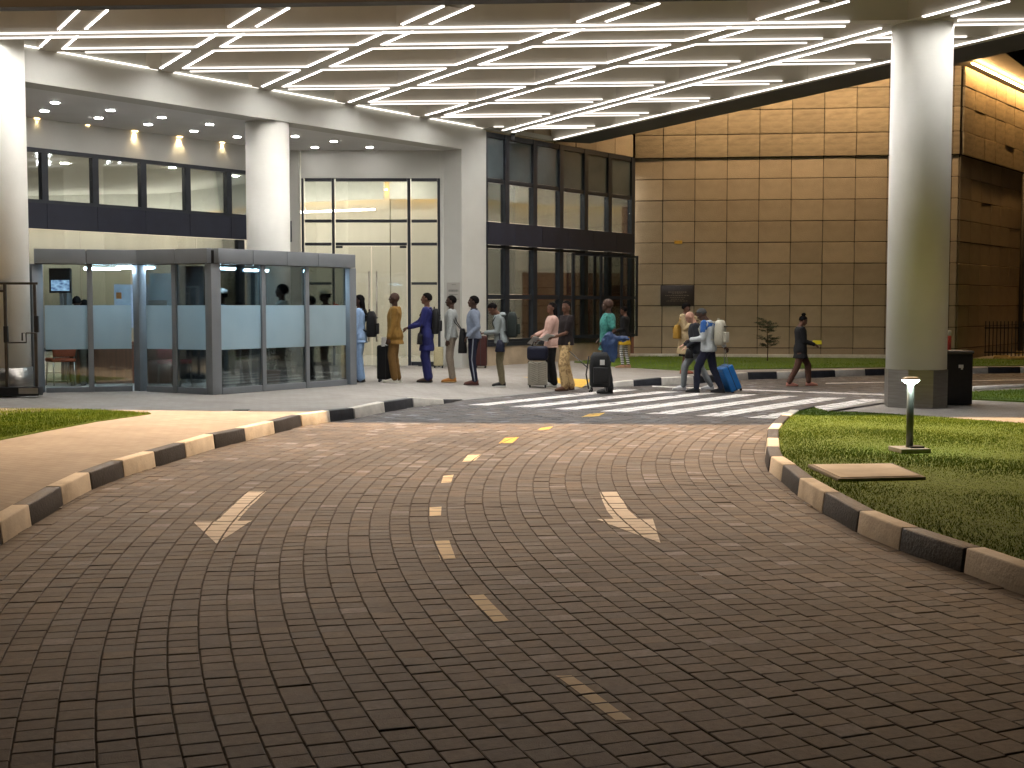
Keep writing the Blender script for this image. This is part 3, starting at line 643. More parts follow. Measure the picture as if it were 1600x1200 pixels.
for x, y in ((-10.2, 30.6), (-7.6, 32.0), (-9.0, 34.2), (-6.2, 33.0), (-4.4, 33.4), (-2.2, 33.0), (-0.6, 34.2), (1.2, 35.6), (-3.0, 35.0), (2.4, 37.0), (-11.5, 33.2), (-7.8, 36.4), (-12.4, 28.0), (-10.8, 27.0), (-9.2, 29.2), (-11.0, 29.4), (-13.2, 30.5), (-8.2, 30.6), (-6.6, 31.4), (0.4, 33.6), (1.6, 34.6), (2.6, 36.1), (0.6, 36.6)):
    k = MB(); k.lathe([(0.085, 0), (0.085, 0.018)], (x, y, 5.28), 14); k.build('lobby_downlight', M['lobby'], bld)
fbar('ceiling_uplight', -8, S2E - 0.3, T2 + 0.32, 0.08, 3.55, 3.58, 'uplight'); fbar('ceiling_uplight', S3 + 0.3, S4 - 0.3, T3 + 0.4, 0.08, 3.50, 3.53, 'uplight')  # added strips out of sight behind the glazing, lifting the lobby ceiling
# soffit downlights (real lamps)
for u, v in ((86, 160), (69.5, 173), (172.5, 172), (154, 184), (253, 183), (231.5, 194), (327.5, 194), (303, 204.5), (370.5, 213.5), (461, 213), (521.5, 220.5), (492, 230), (577.5, 230)):
    c = P(u, v, ZB); k = MB(); k.lathe([(0.075, 0), (0.075, 0.012)], (c.x, c.y, ZB - 0.012), 16); o = k.build('downlight', M['down'], bld)
    ring = MB(); ring.lathe([(0.10, 0), (0.10, 0.006)], (c.x, c.y, ZB - 0.005), 16); ring.build('trim', M['white'], o)
for u, v in ((57, 185), (135.5, 195.5), (211, 204.5), (281, 213.5), (347, 222.5)):
    c = P(u, v, ZB); k = MB(); k.lathe([(0.06, 0), (0.06, 0.012)], (c.x, c.y, ZB - 0.012), 14); o = k.build('downlight', M['downw'], bld)
    ld = bpy.data.lights.new('downlight_beam', 'SPOT'); ld.energy = 30; ld.color = (1.0, 0.75, 0.42); ld.spot_size = math.radians(82); ld.spot_blend = 0.45; ld.shadow_soft_size = 0.04
    l = bpy.data.objects.new('downlight_beam', ld); col.objects.link(l); l.parent = o; w = fac(s_at(u, T2) + 0.0, T2); w = Vector((c.x, c.y, 0)) + N * 0.32; l.location = (c.x, c.y, ZB - 0.03)
    l.rotation_euler = (Vector((c.x + N.x * .12, c.y + N.y * .12, ZB - 0.95)) - l.location).to_track_quat('-Z', 'Y').to_euler()
# notice on the pier
a = fac(11.112, 0.04); b = fac(11.112, 0.44); sg = empty('notice', (a + b) / 2); sg.matrix_world = Matrix.Identity(4); tag(sg, 'framed printed notice fixed on the white pier behind the queue', 'notice')
k = MB(); k.bar(a, b, 0.012, 1.05, 2.18); k.build('sheet', mat('notice_sheet', (0.40, 0.38, 0.34), 0.6, 0.04), sg)
k = MB(); dd = (b - a).normalized(); off = -D * 0.009
for z, w0, w1, h in ((2.13, 0.32, 0.62, 0.014), (1.99, 0.12, 0.88, 0.05), (1.90, 0.18, 0.8, 0.016), (1.79, 0.1, 0.9, 0.014), (1.71, 0.35, 0.85, 0.010), (1.5, 0.5, 0.8, 0.008), (1.4, 0.4, 0.85, 0.008), (1.3, 0.3, 0.85, 0.008)):
    x = w0
    while x < w1 - 0.02:
        wd_ = random.uniform(0.03, 0.10); x2 = min(w1, x + wd_)
        k.bar(a + (b - a) * x + off, a + (b - a) * x2 + off, 0.004, z - h / 2, z + h / 2); x = x2 + 0.025
k.build('lettering', M['ink'], sg)

# ================================================================== SANDSTONE BUILDING
W0 = Vector((3.45, 36.3, 0)); wd2 = Vector((1, -0.12, 0)).normalized(); wn = Vector((-wd2.y, wd2.x, 0))
stn = empty('sandstone_building', W0); stn.matrix_world = Matrix.Identity(4); tag(stn, 'sandstone clad building with lit eaves to the right of the entrance', 'building')
LEN = (12.2 - 3.45) / wd2.x; CORN = W0 + wd2 * LEN
rows = [0.12] + [0.46 + 0.588 * k for k in range(10)]; urows = [5.752, 6.38, 7.05, 7.60, 8.14]
k = MB(); k.bar(W0 + wn * 0.2, CORN + wn * 0.2, 0.2, 0, 8.1); k.bar(CORN + wn * 0.2 + D * 0.1, CORN + D * 12 + N * 0.3, 0.2, 0, 8.1); k.build('backing_wall', M['stoned'], stn)
def xj(u): kx = (u - 800) / F; return (kx * W0.y - W0.x) / (wd2.x - kx * wd2.y)
vj = [0.0] + [xj(1034 + 49.7 * k) for k in range(0, 10)]; vj = [q for q in vj if q < LEN - 0.15] + [LEN]
pm = {}
def panel(o, d, n, s0, s1, z0, z1, proud=0.0, g=0.018):
    key = (round(s1 - s0, 2), round(z1 - z0, 2), proud > 0.06, round(d.x, 2))
    if key not in pm:
        b = MB(); w, h = s1 - s0 - g, z1 - z0 - g; b.box((0, 0, 0), (w, 0.06, h)); me = b.mesh('panel'); bm = bmesh.new(); bm.from_mesh(me)
        bmesh.ops.bevel(bm, geom=bm.edges[:], offset=0.008, segments=1, affect='EDGES'); bm.to_mesh(me); bm.free(); me.materials.append(M['rough' if proud > 0.06 else 'stone']); pm[key] = me
    ob = link('panel', pm[key], stn); c = o + d * ((s0 + s1) / 2) - n * (proud + random.uniform(-0.004, 0.006) * (2.5 if proud > 0.06 else 1)); rz = math.atan2(d.y, d.x)
    ob.location = (c.x, c.y, (z0 + z1) / 2); ob.rotation_euler = (random.gauss(0, 0.004), random.gauss(0, 0.002), rz + random.gauss(0, 0.003)); return ob
for a, b in zip(vj, vj[1:]):
    for z0, z1 in zip(rows, rows[1:]): panel(W0, wd2, wn, a, b, z0, z1)
    for z0, z1 in zip(urows, urows[1:]): panel(W0, wd2, wn, a, b, z0, z1, 0.07)
wj = [0.06 + 0.95 * k for k in range(11)]
for a, b in zip(wj, wj[1:]):
    for z0, z1 in zip(rows, rows[1:]): panel(CORN, D, N, a, b, z0, z1)
    for z0, z1 in zip(urows, urows[1:]): panel(CORN + N * 0, D, N, a, b, z0, z1, 0.07)
for a, b in zip([12.1 + 0.95 * k for k in range(7)], [12.1 + 0.95 * (k + 1) for k in range(7)]):   # stone band over the glazing
    for z0, z1 in zip(urows, urows[1:]): panel(B0 + N * 0.12, D, N, a, b, z0, z1, 0.05)
k = MB(); k.prism([(p.x, p.y) for p in (W0 - wn * 0.015, CORN - wn * 0.015, CORN - N * 0.015 + D * 12, CORN + N * 3 + D * 12, W0 + wn * 1.5)], 5.70, 5.75); k.build('drip_ledge', M['stoned'], stn)
k = MB(); k.prism([(p.x, p.y) for p in (W0 - wn * 1.9 - wd2 * 0.5, CORN - wn * 1.9 + wd2 * 0.42, CORN - N * 0.45 + D * 12, CORN + N * 3 + D * 12, W0 + wn * 3)], 8.30, 8.55); k.build('eaves', M['dark'], stn)
k = MB(); k.bar(W0 - wn * 1.7 + wd2 * 0.6, CORN - wn * 1.7 + wd2 * 0.1, 0.05, 8.20, 8.23); k.build('eaves_light_strip', M['ledw2'], stn)
k = MB(); k.bar(CORN - N * 0.30 + D * 0.02, CORN - N * 0.30 + D * 12, 0.05, 8.172, 8.202); k.build('eaves_light_strip', M['ledw'], stn)
k = MB(); c = CORN + D * 5.9 - N * 0.12; k.tube([(c.x, c.y, 0.15), (c.x, c.y, 5.7)], 0.07, 10); k.build('downpipe', M['dark'], stn)
k = MB(); k.bar(W0 - wn * 0.2 - wd2 * 0.1, CORN - wn * 0.2, 0.12, 0.1, 0.29); k.build('base_kerb', M['kwhite'], stn, bevel=0.01)
# plaque and small yellow tag on the wall
c = W0 + wd2 * (xj(1031.5) + xj(1084)) / 2 - wn * 0.055; wpl = xj(1084) - xj(1031.5)
pl = empty('wall_plaque', (c.x, c.y, 1.92), math.atan2(wd2.y, wd2.x)); tag(pl, 'dark brown plaque with faint lettering on the sandstone wall', 'plaque')
k = MB(); k.box((0, 0, 0), (wpl, 0.03, 0.58)); k.build('board', M['plaque'], pl, bevel=0.006)
k = MB()
for z, w, h in ((0.10, 0.50, 0.022), (0.055, 0.30, 0.012), (0.005, 0.68, 0.014), (-0.05, 0.42, 0.010), (-0.10, 0.36, 0.010), (-0.15, 0.60, 0.012)):
    x = -w / 2
    while x < w / 2:
        ww = random.uniform(0.02, 0.07); k.box((x + ww / 2, -0.0165, z), (ww, 0.003, h)); x += ww + 0.018
k.lathe([(0.012, 0), (0.012, 0.003)], (0.09, -0.02, 0.21), 8); k.build('lettering', M['plate'], pl)
c = W0 + wd2 * xj(1058.5) - wn * 0.045; o = box_obj('wall_tag', (c.x, c.y, CAMH + (477 - 379) * c.y / F), (0.22, 0.02, 0.09), M['pyellow'], None, math.atan2(wd2.y, wd2.x)); tag(o, 'small yellow tag fixed high on the sandstone wall', 'tag')

# ================================================================== GLASS KIOSK
KN, KR_, KJ, KLf = PG(335.5, 617), PG(549, 601), PG(221, 611), PG(58, 613.5)
ZK = KN.z; KT, KFB, FT, FB_, SILL = 2.58, 2.34, CAMH, 0.915, 0.285
kio = empty('glass_kiosk', (KN.x, KN.y, ZK)); kio.matrix_world = Matrix.Identity(4); tag(kio, 'grey framed glass entrance kiosk with a frosted band', 'kiosk')
def seg(a, b, t): return a + (b - a) * t
def u_on(a, b, u):                            # fraction along a-b seen at photo column u
    k = (u - 800) / F; d = b - a; return (k * a.y - a.x) / (d.x - k * d.y)
def face_panels(a, b, posts, joints, out):
    d = (b - a).normalized(); L_ = (b - a).length
    st = [u_on(a, b, u) * L_ for u in posts]
    for s, w in zip(st, [0.09] * len(st)):
        k = MB(); k.bar(a + d * (s - w / 2), a + d * (s + w / 2), 0.09, ZK, KFB - 0.012); k.build('post', M['kframe'], kio, bevel=0.006)
    ends = [0.10] + st + [L_ - 0.10]
    js = [0.0] + [u_on(a, b, u) * L_ for u in joints] + [L_]
    for x, y in zip(js, js[1:]): k = MB(); k.bar(a + d * (x + 0.005) + out * 0.05, a + d * (y - 0.005) + out * 0.05, 0.16, KFB, KT); k.build('fascia_panel', M['kframe'], kio, bevel=0.004)
    k = MB(); k.bar(a, b, 0.05, KFB - 0.012, KT - 0.03); k.build('gasket', M['kdark'], kio)
    for x, y in zip(ends, ends[1:]):
        x2, y2 = x + 0.046, y - 0.046
        if y2 - x2 < 0.1: continue
        for nm, z0, z1, m in (('pane', FT + 0.002, KFB - 0.014, 'glass'), ('frosted_pane', FB_, FT, 'frost'), ('pane', SILL, FB_ - 0.002, 'glass')):
            k = MB(); k.bar(a + d * x2, a + d * y2, 0.012, z0, z1); k.build(nm, M[m], kio)
        k = MB(); k.bar(a + d * x2, a + d * y2, 0.07, ZK, SILL - 0.002); k.build('sill', M['kframe'], kio, bevel=0.004)
outC, outB, outA = -N, -D, Vector((0.24, -0.97, 0))
face_panels(KN, KR_, (410.5, 478.5), (389, 442, 491), outC)
face_panels(KJ, KN, (275,), (284,), outB)
face_panels(KLf, KJ, (142,), (137.5, 216), outA)
for p, w in ((KN, 0.2), (KR_, 0.17), (KJ, 0.16), (KLf, 0.2)):
    box_obj('corner_post', (p.x - 0.02, p.y + 0.06, (ZK + KFB) / 2), (w, 0.16, KFB - ZK - 0.01), M['kframe'], kio, math.atan2(D.y, D.x), 0.006)
RB, LB = KR_ + N * 2.6, KLf + Vector((-0.6, 3.3, 0)); k = MB()
k.prism([(p.x, p.y) for p in (KN, KR_, RB, LB, KLf, KJ)], KT - 0.12, KT - 0.04); k.build('roof', M['kframe'], kio)
for p in (RB, LB): box_obj('corner_post', (p.x, p.y, (ZK + KFB) / 2), (0.12, 0.12, KFB - ZK), M['kframe'], kio, 0.9, 0.005)
def kin(s, t): p = KN + D * s + N * t; return Vector((p.x, p.y, zp(p.x, p.y)))   # place inside: s along the front, t inwards
for s, t, l in ((-0.25, 1.7, 0.6), (0.95, 0.9, 0.55), (-0.2, 2.7, 0.6), (2.2, 1.4, 0.5)):
    c = kin(s, t); box_obj('tube_light', (c.x, c.y, 2.29), (l, 0.10, 0.04), M['kled'], kio, math.atan2(D.y, D.x) if s > 0 else 0.1)

# ---- things in the kiosk
def chair(loc, rz, label, seatc=(0.30, 0.02, 0.03)):
    r = empty('chair', loc, rz); tag(r, label, 'chair')
    k = MB(); k.box((0, 0, 0.46), (0.43, 0.43, 0.07)); k.build('seat', cloth(seatc), r, bevel=0.025)
    k = MB(); rs = []
    for z, w, x in ((0.52, 0.19, -0.21), (0.7, 0.21, -0.235), (0.85, 0.19, -0.25), (0.93, 0.10, -0.255)): rs.append([(x - 0.02, -w, z), (x + 0.02, -w, z), (x + 0.02, w, z), (x - 0.02, w, z)])
    k.rings(rs); k.build('backrest', cloth(seatc), r, bevel=0.01)
    for sx, sy in ((1, 1), (1, -1), (-1, 1), (-1, -1)):
        k = MB(); k.tube([(0.19 * sx, 0.18 * sy, 0.44), (0.23 * sx, 0.19 * sy, 0)], 0.012, 8); k.build('leg', M['steel'], r)
    for sy in (1, -1): k = MB(); k.tube([(-0.2, 0.18 * sy, 0.44), (-0.24, 0.17 * sy, 0.9)], 0.012, 8); k.build('back_post', M['steel'], r)
    return r
c = Vector(((272 - 800) / F * 22.6, 22.6, 0)); chair((c.x, c.y, zp(c.x, c.y)), -0.5, 'red padded chair just inside the kiosk glass')
c = Vector(((94 - 800) / F * 23.0, 23.0, 0)); chair((c.x, c.y, zp(c.x, c.y)), 2.2, 'orange red chair at the left end inside the kiosk', (0.32, 0.07, 0.03))
def table(loc, rz, size, label, m):
    r = empty('table', loc, rz); tag(r, label, 'table'); x, y, h = size
    k = MB(); k.box((0, 0, h - 0.02), (x, y, 0.04)); k.build('table_top', m, r, bevel=0.006)
    for sx in (-1, 1):
        for sy in (-1, 1): k = MB(); k.box((sx * (x / 2 - 0.05), sy * (y / 2 - 0.05), (h - 0.04) / 2), (0.05, 0.05, h - 0.04)); k.build('leg', M['kframe'], r)
    return r
wt = mat('pale_laminate', (0.5, 0.5, 0.5), 0.4)
c = kin(1.25, 0.95); table((c.x, c.y, c.z), 0.93, (0.8, 0.5, 0.78), 'pale inspection table behind the frosted kiosk pane', wt)
c = Vector(((195 - 800) / F * 23.9, 23.9, 0)); zc_ = zp(c.x, c.y)
dk = empty('reception_desk', (c.x, c.y, zc_), 0.1); tag(dk, 'dark reception desk low inside the kiosk', 'desk')
k = MB(); k.box((0, -0.3, 0.36), (1.7, 0.04, 0.72)); k.build('front_panel', M['wood'], dk)
for sx in (-1, 1): k = MB(); k.box((sx * 0.83, 0, 0.36), (0.04, 0.56, 0.72)); k.build('side_panel', M['wood'], dk)
k = MB(); k.box((0, 0, 0.745), (1.8, 0.7, 0.04)); k.build('desk_top', M['wood'], dk, bevel=0.005)
mo = empty('computer_monitor', (c.x + 0.62, c.y, zc_ + 0.765), 0.1); tag(mo, 'dark computer monitor standing on the kiosk desk', 'monitor')
k = MB(); k.box((0, 0, 0.86 - 0.2), (0.34, 0.03, 0.22)); k.build('screen', M['black'], mo, bevel=0.005)
k = MB(); k.box((0, 0.03, 0.28), (0.04, 0.03, 0.56)); k.box((0, 0.02, 0.006), (0.2, 0.15, 0.012)); k.build('stand', M['black'], mo)
# wall screen, white board, blue-lit banner
tvm = bpy.data.materials.new('tv_picture'); tvm.use_nodes = True; n_ = tvm.node_tree.nodes; n_.remove(n_['Principled BSDF'])
e_ = n_.new('ShaderNodeEmission'); v_ = n_.new('ShaderNodeTexVoronoi'); v_.inputs['Scale'].default_value = 4.2; cr_ = n_.new('ShaderNodeValToRGB'); cr_.color_ramp.elements[0].color = (0.03, 0.06, 0.20, 1); cr_.color_ramp.elements[1].color = (0.45, 0.70, 1.0, 1)
tvm.node_tree.links.new(v_.outputs['Distance'], cr_.inputs[0]); tvm.node_tree.links.new(cr_.outputs[0], e_.inputs[0]); e_.inputs[1].default_value = 1.1; tvm.node_tree.links.new(e_.outputs[0], n_['Material Output'].inputs[0])
c = PY(94, 441, 23.9); tv = empty('television', (c.x, c.y, c.z)); tag(tv, 'television with a blue picture at the left end of the kiosk', 'television')
k = MB(); k.box((0, 0, 0.03), (0.40, 0.05, 0.46)); k.build('casing', M['black'], tv, bevel=0.008); k = MB(); k.box((0.01, -0.027, -0.06), (0.34, 0.006, 0.20)); k.build('screen', tvm, tv)
k = MB(); k.box((0, 0.06, (zp(c.x, c.y + .06) - c.z - 0.2) / 2), (0.06, 0.05, c.z - zp(c.x, c.y + .06) + 0.2 - 0.01)); k.build('stand_pole', M['kframe'], tv)
k = MB(); k.box((0, 0.06, zp(c.x, c.y + .06) - c.z + 0.012), (0.45, 0.4, 0.02)); k.build('stand_foot', M['kframe'], tv)
c = PY(206, 465, 24.3); z0 = zp(c.x, c.y); wb = empty('white_board', (c.x, c.y, z0)); tag(wb, 'white display board with a small orange picture inside the kiosk', 'board')
k = MB(); k.box((0, 0, 1.42), (0.66, 0.03, 0.82)); k.build('board', mat('board_white', (0.5, 0.56, 0.66), 0.6), wb); k = MB(); k.box((-0.24, -0.018, 1.62), (0.10, 0.006, 0.12)); k.build('orange_picture', mat('orange_print', (0.6, 0.22, 0.05), 0.6), wb)
for sx in (-1, 1): k = MB(); k.box((sx * 0.3, 0, 0.5), (0.04, 0.03, 1.02)); k.box((sx * 0.3, 0, 0.015), (0.05, 0.4, 0.03)); k.build('leg', M['kframe'], wb)
c = PY(252, 450, 24.6); z0 = zp(c.x, c.y); bn = empty('partition_screen', (c.x, c.y, z0)); tag(bn, 'pale blue partition screen standing under the kiosk light', 'partition')
k = MB(); k.box((0, 0, 1.05), (0.44, 0.04, 2.0)); k.build('panel', mat('pale_blue', (0.35, 0.62, 0.80), 0.6), bn); k = MB(); k.box((0, 0, 0.02), (0.5, 0.35, 0.04)); k.build('foot', M['kframe'], bn)
c = PY(300, 455, 25.2); z0 = zp(c.x, c.y); bn = empty('dark_cabinet', (c.x, c.y, z0)); tag(bn, 'tall dark cabinet deep inside the kiosk', 'cabinet')  # dark box put in place of a dark doorway
k = MB(); k.box((0, 0, 1.1), (0.55, 0.4, 2.2)); k.build('carcass', M['frame'], bn, bevel=0.01)
for sx in (-1, 1): k = MB(); k.box((sx * 0.135, -0.205, 1.1), (0.26, 0.02, 2.1)); o = k.build('door', M['frame'], bn, bevel=0.004); k = MB(); k.box((sx * 0.03, -0.225, 1.1), (0.015, 0.02, 0.2)); k.build('handle', M['steel'], o)
# potted plant
c = kin(2.05, 0.85); pt = empty('potted_plant', (c.x, c.y, c.z)); tag(pt, 'leafy potted plant low inside the kiosk', 'plant')
k = MB(); k.lathe([(0.13, 0), (0.17, 0.3), (0.15, 0.3), (0.14, 0.26)], n=20); k.build('pot', mat('terracotta', (0.25, 0.10, 0.05), 0.8), pt); k = MB()
for _ in range(130):
    a, rr, h = random.uniform(0, 6.28), random.uniform(0.02, 0.24), random.uniform(0.3, 0.85); x, y = rr * math.cos(a), rr * math.sin(a); w, l = 0.022, random.uniform(0.08, 0.16); dx, dy = math.cos(a + random.uniform(-.6, .6)), math.sin(a + random.uniform(-.6, .6))
    k.face([(x, y, h), (x + dx * l / 2 - dy * w, y + dy * l / 2 + dx * w, h + 0.03), (x + dx * l, y + dy * l, h - 0.02), (x + dx * l / 2 + dy * w, y + dy * l / 2 - dx * w, h + 0.03)])
k.build('foliage', mat('pot_leaf', (0.05, 0.09, 0.03), 0.5, 0.4, 12), pt)
for a in range(6): k = MB(); k.tube([(0, 0, 0.24), (0.06 * math.cos(a), 0.06 * math.sin(a), 0.5), (0.14 * math.cos(a), 0.14 * math.sin(a), 0.75)], 0.006, 5); k.build('stem', M['bark'], pt)

# ================================================================== STREET FURNITURE
# metal gate frame in front of the left column
gc = PG(38, 621); gt = empty('metal_gate', (gc.x, gc.y, gc.z), 0.06); tag(gt, 'brown steel gate frame with a sliding bolt at the left edge', 'gate')
pxm = gc.y / F; dm = mat('gate_steel', (0.10, 0.085, 0.07), 0.45, 0.2, 8, metal=0.5)
k = MB(); k.box((-0.05, 0, 0.10), (0.62, 0.22, 0.14)); k.build('base', M['black'], gt, bevel=0.012)
k = MB(); k.box((0.10, -0.113, 0.11), (0.30, 0.006, 0.09)); k.build('base_plate', M['steel'], gt)
for x, z1 in ((-0.26, 1.80), (0.20, 1.80)): k = MB(); k.box((x, 0, z1 / 2 + 0.08), (0.045, 0.045, z1 - 0.17)); k.build('post', dm, gt, bevel=0.004)
for z in (1.80, 1.68): k = MB(); k.box((-0.42 if z < 1.7 else -0.2, 0, z), (0.30 if z < 1.7 else 0.9, 0.035, 0.035)); k.build('rail', dm, gt)
k = MB(); k.tube([(-0.24, -0.03, 0.87), (0.06, -0.03, 0.87), (0.06, -0.03, 1.02), (0.0, -0.03, 1.02), (0.0, -0.03, 0.9)], 0.013, 6); k.tube([(0.06, -0.03, 1.02), (0.22, -0.03, 1.02)], 0.013, 6); k.build('bolt', dm, gt)
for x, z in ((-0.26, 1.0), (0.22, 1.16)): k = MB(); k.box((x, 0, z), (0.06, 0.07, 0.26)); k.build('grip', M['black'], gt, bevel=0.008)
# bollard light
bc = P(1421, 704.5, 0.145); bo = empty('bollard_light', (bc.x, bc.y, 0.145), 0.12); tag(bo, 'lit bollard lamp with a flat head on the right lawn', 'lamp')
k = MB(); k.box((0, 0, 0.012), (0.32, 0.32, 0.05)); k.build('base_plate', M['conc'], bo, bevel=0.005); k = MB(); k.box((0.05, -0.02, 0.045), (0.14, 0.14, 0.02)); k.build('flange', M['black'], bo)
k = MB(); k.lathe([(0.036, 0.04), (0.036, 0.70)], n=16); k.build('post', mat('bollard_grey', (0.10, 0.11, 0.10), 0.4, metal=0.4), bo)
k = MB(); k.lathe([(0.075, 0.735), (0.09, 0.742), (0.09, 0.755), (0.06, 0.768)], n=28); k.build('head', mat('bollard_cap', (0.3, 0.32, 0.31), 0.4), bo)
k = MB(); k.lathe([(0.055, 0.702), (0.088, 0.734)], n=28); k.build('lens', M['lamp'], bo)
# access cover in the lawn
q = [P(u, v, 0.165) for u, v in ((1262, 725.5), (1396, 724), (1447, 745), (1310, 748))]; ac = empty('access_cover', (q[0] + q[2]) / 2); ac.matrix_world = Matrix.Identity(4); tag(ac, 'square concrete access cover set in the right lawn', 'cover')
cen = sum(q, Vector()) / 4; k = MB(); k.prism([(p.x, p.y) for p in q], 0.10, 0.165); k.build('frame', mat('cover_frame', (0.20, 0.19, 0.17), 0.8, 0.2), ac, bevel=0.006)
k = MB(); k.prism([(cen + (p - cen) * 0.91).xy[:] for p in q], 0.16, 0.172); k.build('lid', mat('cover_lid', (0.46, 0.44, 0.40), 0.85, 0.15, 3, dirt=0.3), ac, bevel=0.004)
# waste bin
wc = Vector((6.40 * 19.9 / 19.3, 19.75, 0.12)); wbn = empty('waste_bin', wc, 0.05); tag(wbn, 'black square waste bin standing beside the big column', 'bin')
k = MB(); k.box((0.17, 0, 0.40), (0.52, 0.5, 0.78)); k.build('body', M['black'], wbn, bevel=0.02); k = MB(); k.box((0.17, 0, 0.81), (0.54, 0.52, 0.05)); k.build('lid', mat('bin_lid', (0.09, 0.08, 0.07), 0.6), wbn, bevel=0.012)
k = MB(); k.box((0.24, -0.253, 0.60), (0.075, 0.006, 0.05)); k.box((0.255, -0.253, 0.565), (0.03, 0.006, 0.03)); k.build('label', M['paper'], wbn)
# red and white post, metal stake
c = Vector(((1482 - 800) / F * 33.0, 33.0, 0)); ps = empty('marker_post', (c.x, c.y, zp(c.x, c.y))); tag(ps, 'short red post with a white cap behind the big column', 'post')
k = MB(); k.lathe([(0.07, 0), (0.07, 0.72)], n=14); k.build('shaft', mat('post_red', (0.35, 0.03, 0.02), 0.5), ps); k = MB(); k.lathe([(0.072, 0.72), (0.072, 0.84), (0.05, 0.86)], n=14); k.build('cap', M['kwhite'], ps)
c = PG(1501, 557); ps = empty('ground_stake', (c.x, c.y, zp(c.x, c.y))); tag(ps, 'thin rusty stake in the grass before the dark wing', 'stake')
k = MB(); k.tube([(0, 0, -0.05), (0.02, 0, 0.55)], 0.022, 6); k.build('rod', mat('rust', (0.11, 0.05, 0.03), 0.85), ps); k = MB(); k.lathe([(0.16, 0), (0.10, 0.06)], n=10); k.build('footing', M['conc'], ps)
# railing fence in front of the wing
fe = empty('railing', (13.2, 35.7, 0.22)); tag(fe, 'dark metal railing at the right edge before the sandstone wing', 'fence')
for x in np.arange(0, 2.6, 0.105): k = MB(); k.box((float(x), 0, 0.5), (0.022, 0.022, 0.98)); k.build('baluster', M['frame'], fe)
for z in (0.12, 0.80): k = MB(); k.box((1.28, 0.0, z), (2.62, 0.03, 0.035)); k.build('rail', M['frame'], fe)
for i, (u, v, w, d) in enumerate(((1540, 553, 0.5, 0.25), (1562, 555, 0.6, 0.22), (1586, 553, 0.55, 0.3), (1570, 547, 0.3, 0.2), (1605, 554, 0.5, 0.3))):
    p = P(u, v, 0.25); k = MB(); rs = []
    for z, f in ((-0.06, 1.0), (0.03, 1.05), (0.08, 0.85)): rs.append([((w / 2) * f * math.cos(a) * random.uniform(0.85, 1.1), (d / 2) * f * math.sin(a) * random.uniform(0.85, 1.1), z) for a in np.linspace(0, 6.28, 9)[:-1]])
    k.rings(rs, sm=False); o = k.build('edging_stone', mat('yellow_stone', (0.42, 0.30, 0.10), 0.85, 0.2, 6, bump=0.4), None, bevel=0.008, loc=(p.x, p.y - 1.2, zp(p.x, p.y - 1.2) + 0.03), rz=random.uniform(-.2, .2))
    tag(o, ('flat yellow stone, %s of the stones at the foot of the railing' % ('leftmost', 'second from left', 'fourth from left', 'rearmost and smallest', 'rightmost')[i]), 'stone', 'yellow stones by the railing')
# sapling in front of the wall
c = PG(1199, 559) ; c = Vector((c.x * 33.6 / c.y, 33.6, zp(c.x, 33.6))); tr = empty('sapling_tree', c); tag(tr, 'young layered sapling in the grass before the sandstone wall', 'tree')
k = MB(); k.tube([(0, 0, -0.05), (0.01, 0, 0.4), (-0.01, 0.01, 0.75), (0.0, 0, 1.05)], [0.016, 0.013, 0.010, 0.005], 7); k.build('trunk', M['bark'], tr)
cr = MB(); br = MB()
for z, L_, cnt in ((0.42, 0.22, 5), (0.50, 0.30, 6), (0.60, 0.34, 6), (0.80, 0.26, 5), (0.88, 0.30, 6), (0.97, 0.34, 6), (1.04, 0.22, 4)):
    for j in range(cnt):
        a = random.uniform(0, 6.28); l = L_ * random.uniform(0.6, 1.15); tip = Vector((math.cos(a) * l - 0.06 * (z > 0.9) * 2, math.sin(a) * l, z + random.uniform(0.0, 0.12))); br.tube([(0, 0, z - 0.03), tip], [0.004, 0.002], 4)
        for m_ in range(60):
            f = random.uniform(0.3, 1.05); p = Vector((0, 0, z)).lerp(tip, f) + Vector((random.gauss(0, .03), random.gauss(0, .03), random.gauss(0.012, .012))); an = random.uniform(0, 6.28); s_ = random.uniform(0.016, 0.034)
            cr.face([p, p + Vector((math.cos(an) * s_ - math.sin(an) * s_ * .5, math.sin(an) * s_ + math.cos(an) * s_ * .5, random.uniform(-.006, .01))), p + Vector((math.cos(an) * s_ * 2, math.sin(an) * s_ * 2, random.uniform(-.01, .01))), p + Vector((math.cos(an) * s_ + math.sin(an) * s_ * .5, math.sin(an) * s_ - math.cos(an) * s_ * .5, random.uniform(-.006, .01)))])
cr.build('crown', M['leaf'], tr); br.build('branches', M['bark'], tr)

# ================================================================== PEOPLE
def remesh(mb, name, vox, sm=2, fold=0.0, fseed=0.0, fscale=9.0):
    me = mb.mesh(name); o = bpy.data.objects.new(name, me); col.objects.link(o)
    md = o.modifiers.new('r', 'REMESH'); md.mode = 'VOXEL'; md.voxel_size = vox
    dg = bpy.context.evaluated_depsgraph_get(); ev = o.evaluated_get(dg); nm = bpy.data.meshes.new_from_object(ev)
    bpy.data.objects.remove(o); bpy.data.meshes.remove(me)
    bm = bmesh.new(); bm.from_mesh(nm)
    for _ in range(sm): bmesh.ops.smooth_vert(bm, verts=bm.verts, factor=0.5, use_axis_x=True, use_axis_y=True, use_axis_z=True)
    if fold > 0:
        bm.normal_update()
        for v in bm.verts:
            q = v.co * fscale; k = noise.noise((q.x + fseed, q.y, q.z * 0.55)) + 0.5 * noise.noise((q.x * 2.3, q.y * 2.3 + fseed, q.z * 1.5)); v.co += v.normal * fold * k
    for f in bm.faces: f.smooth = True
    bm.to_mesh(nm); bm.free(); nm.name = name; return nm
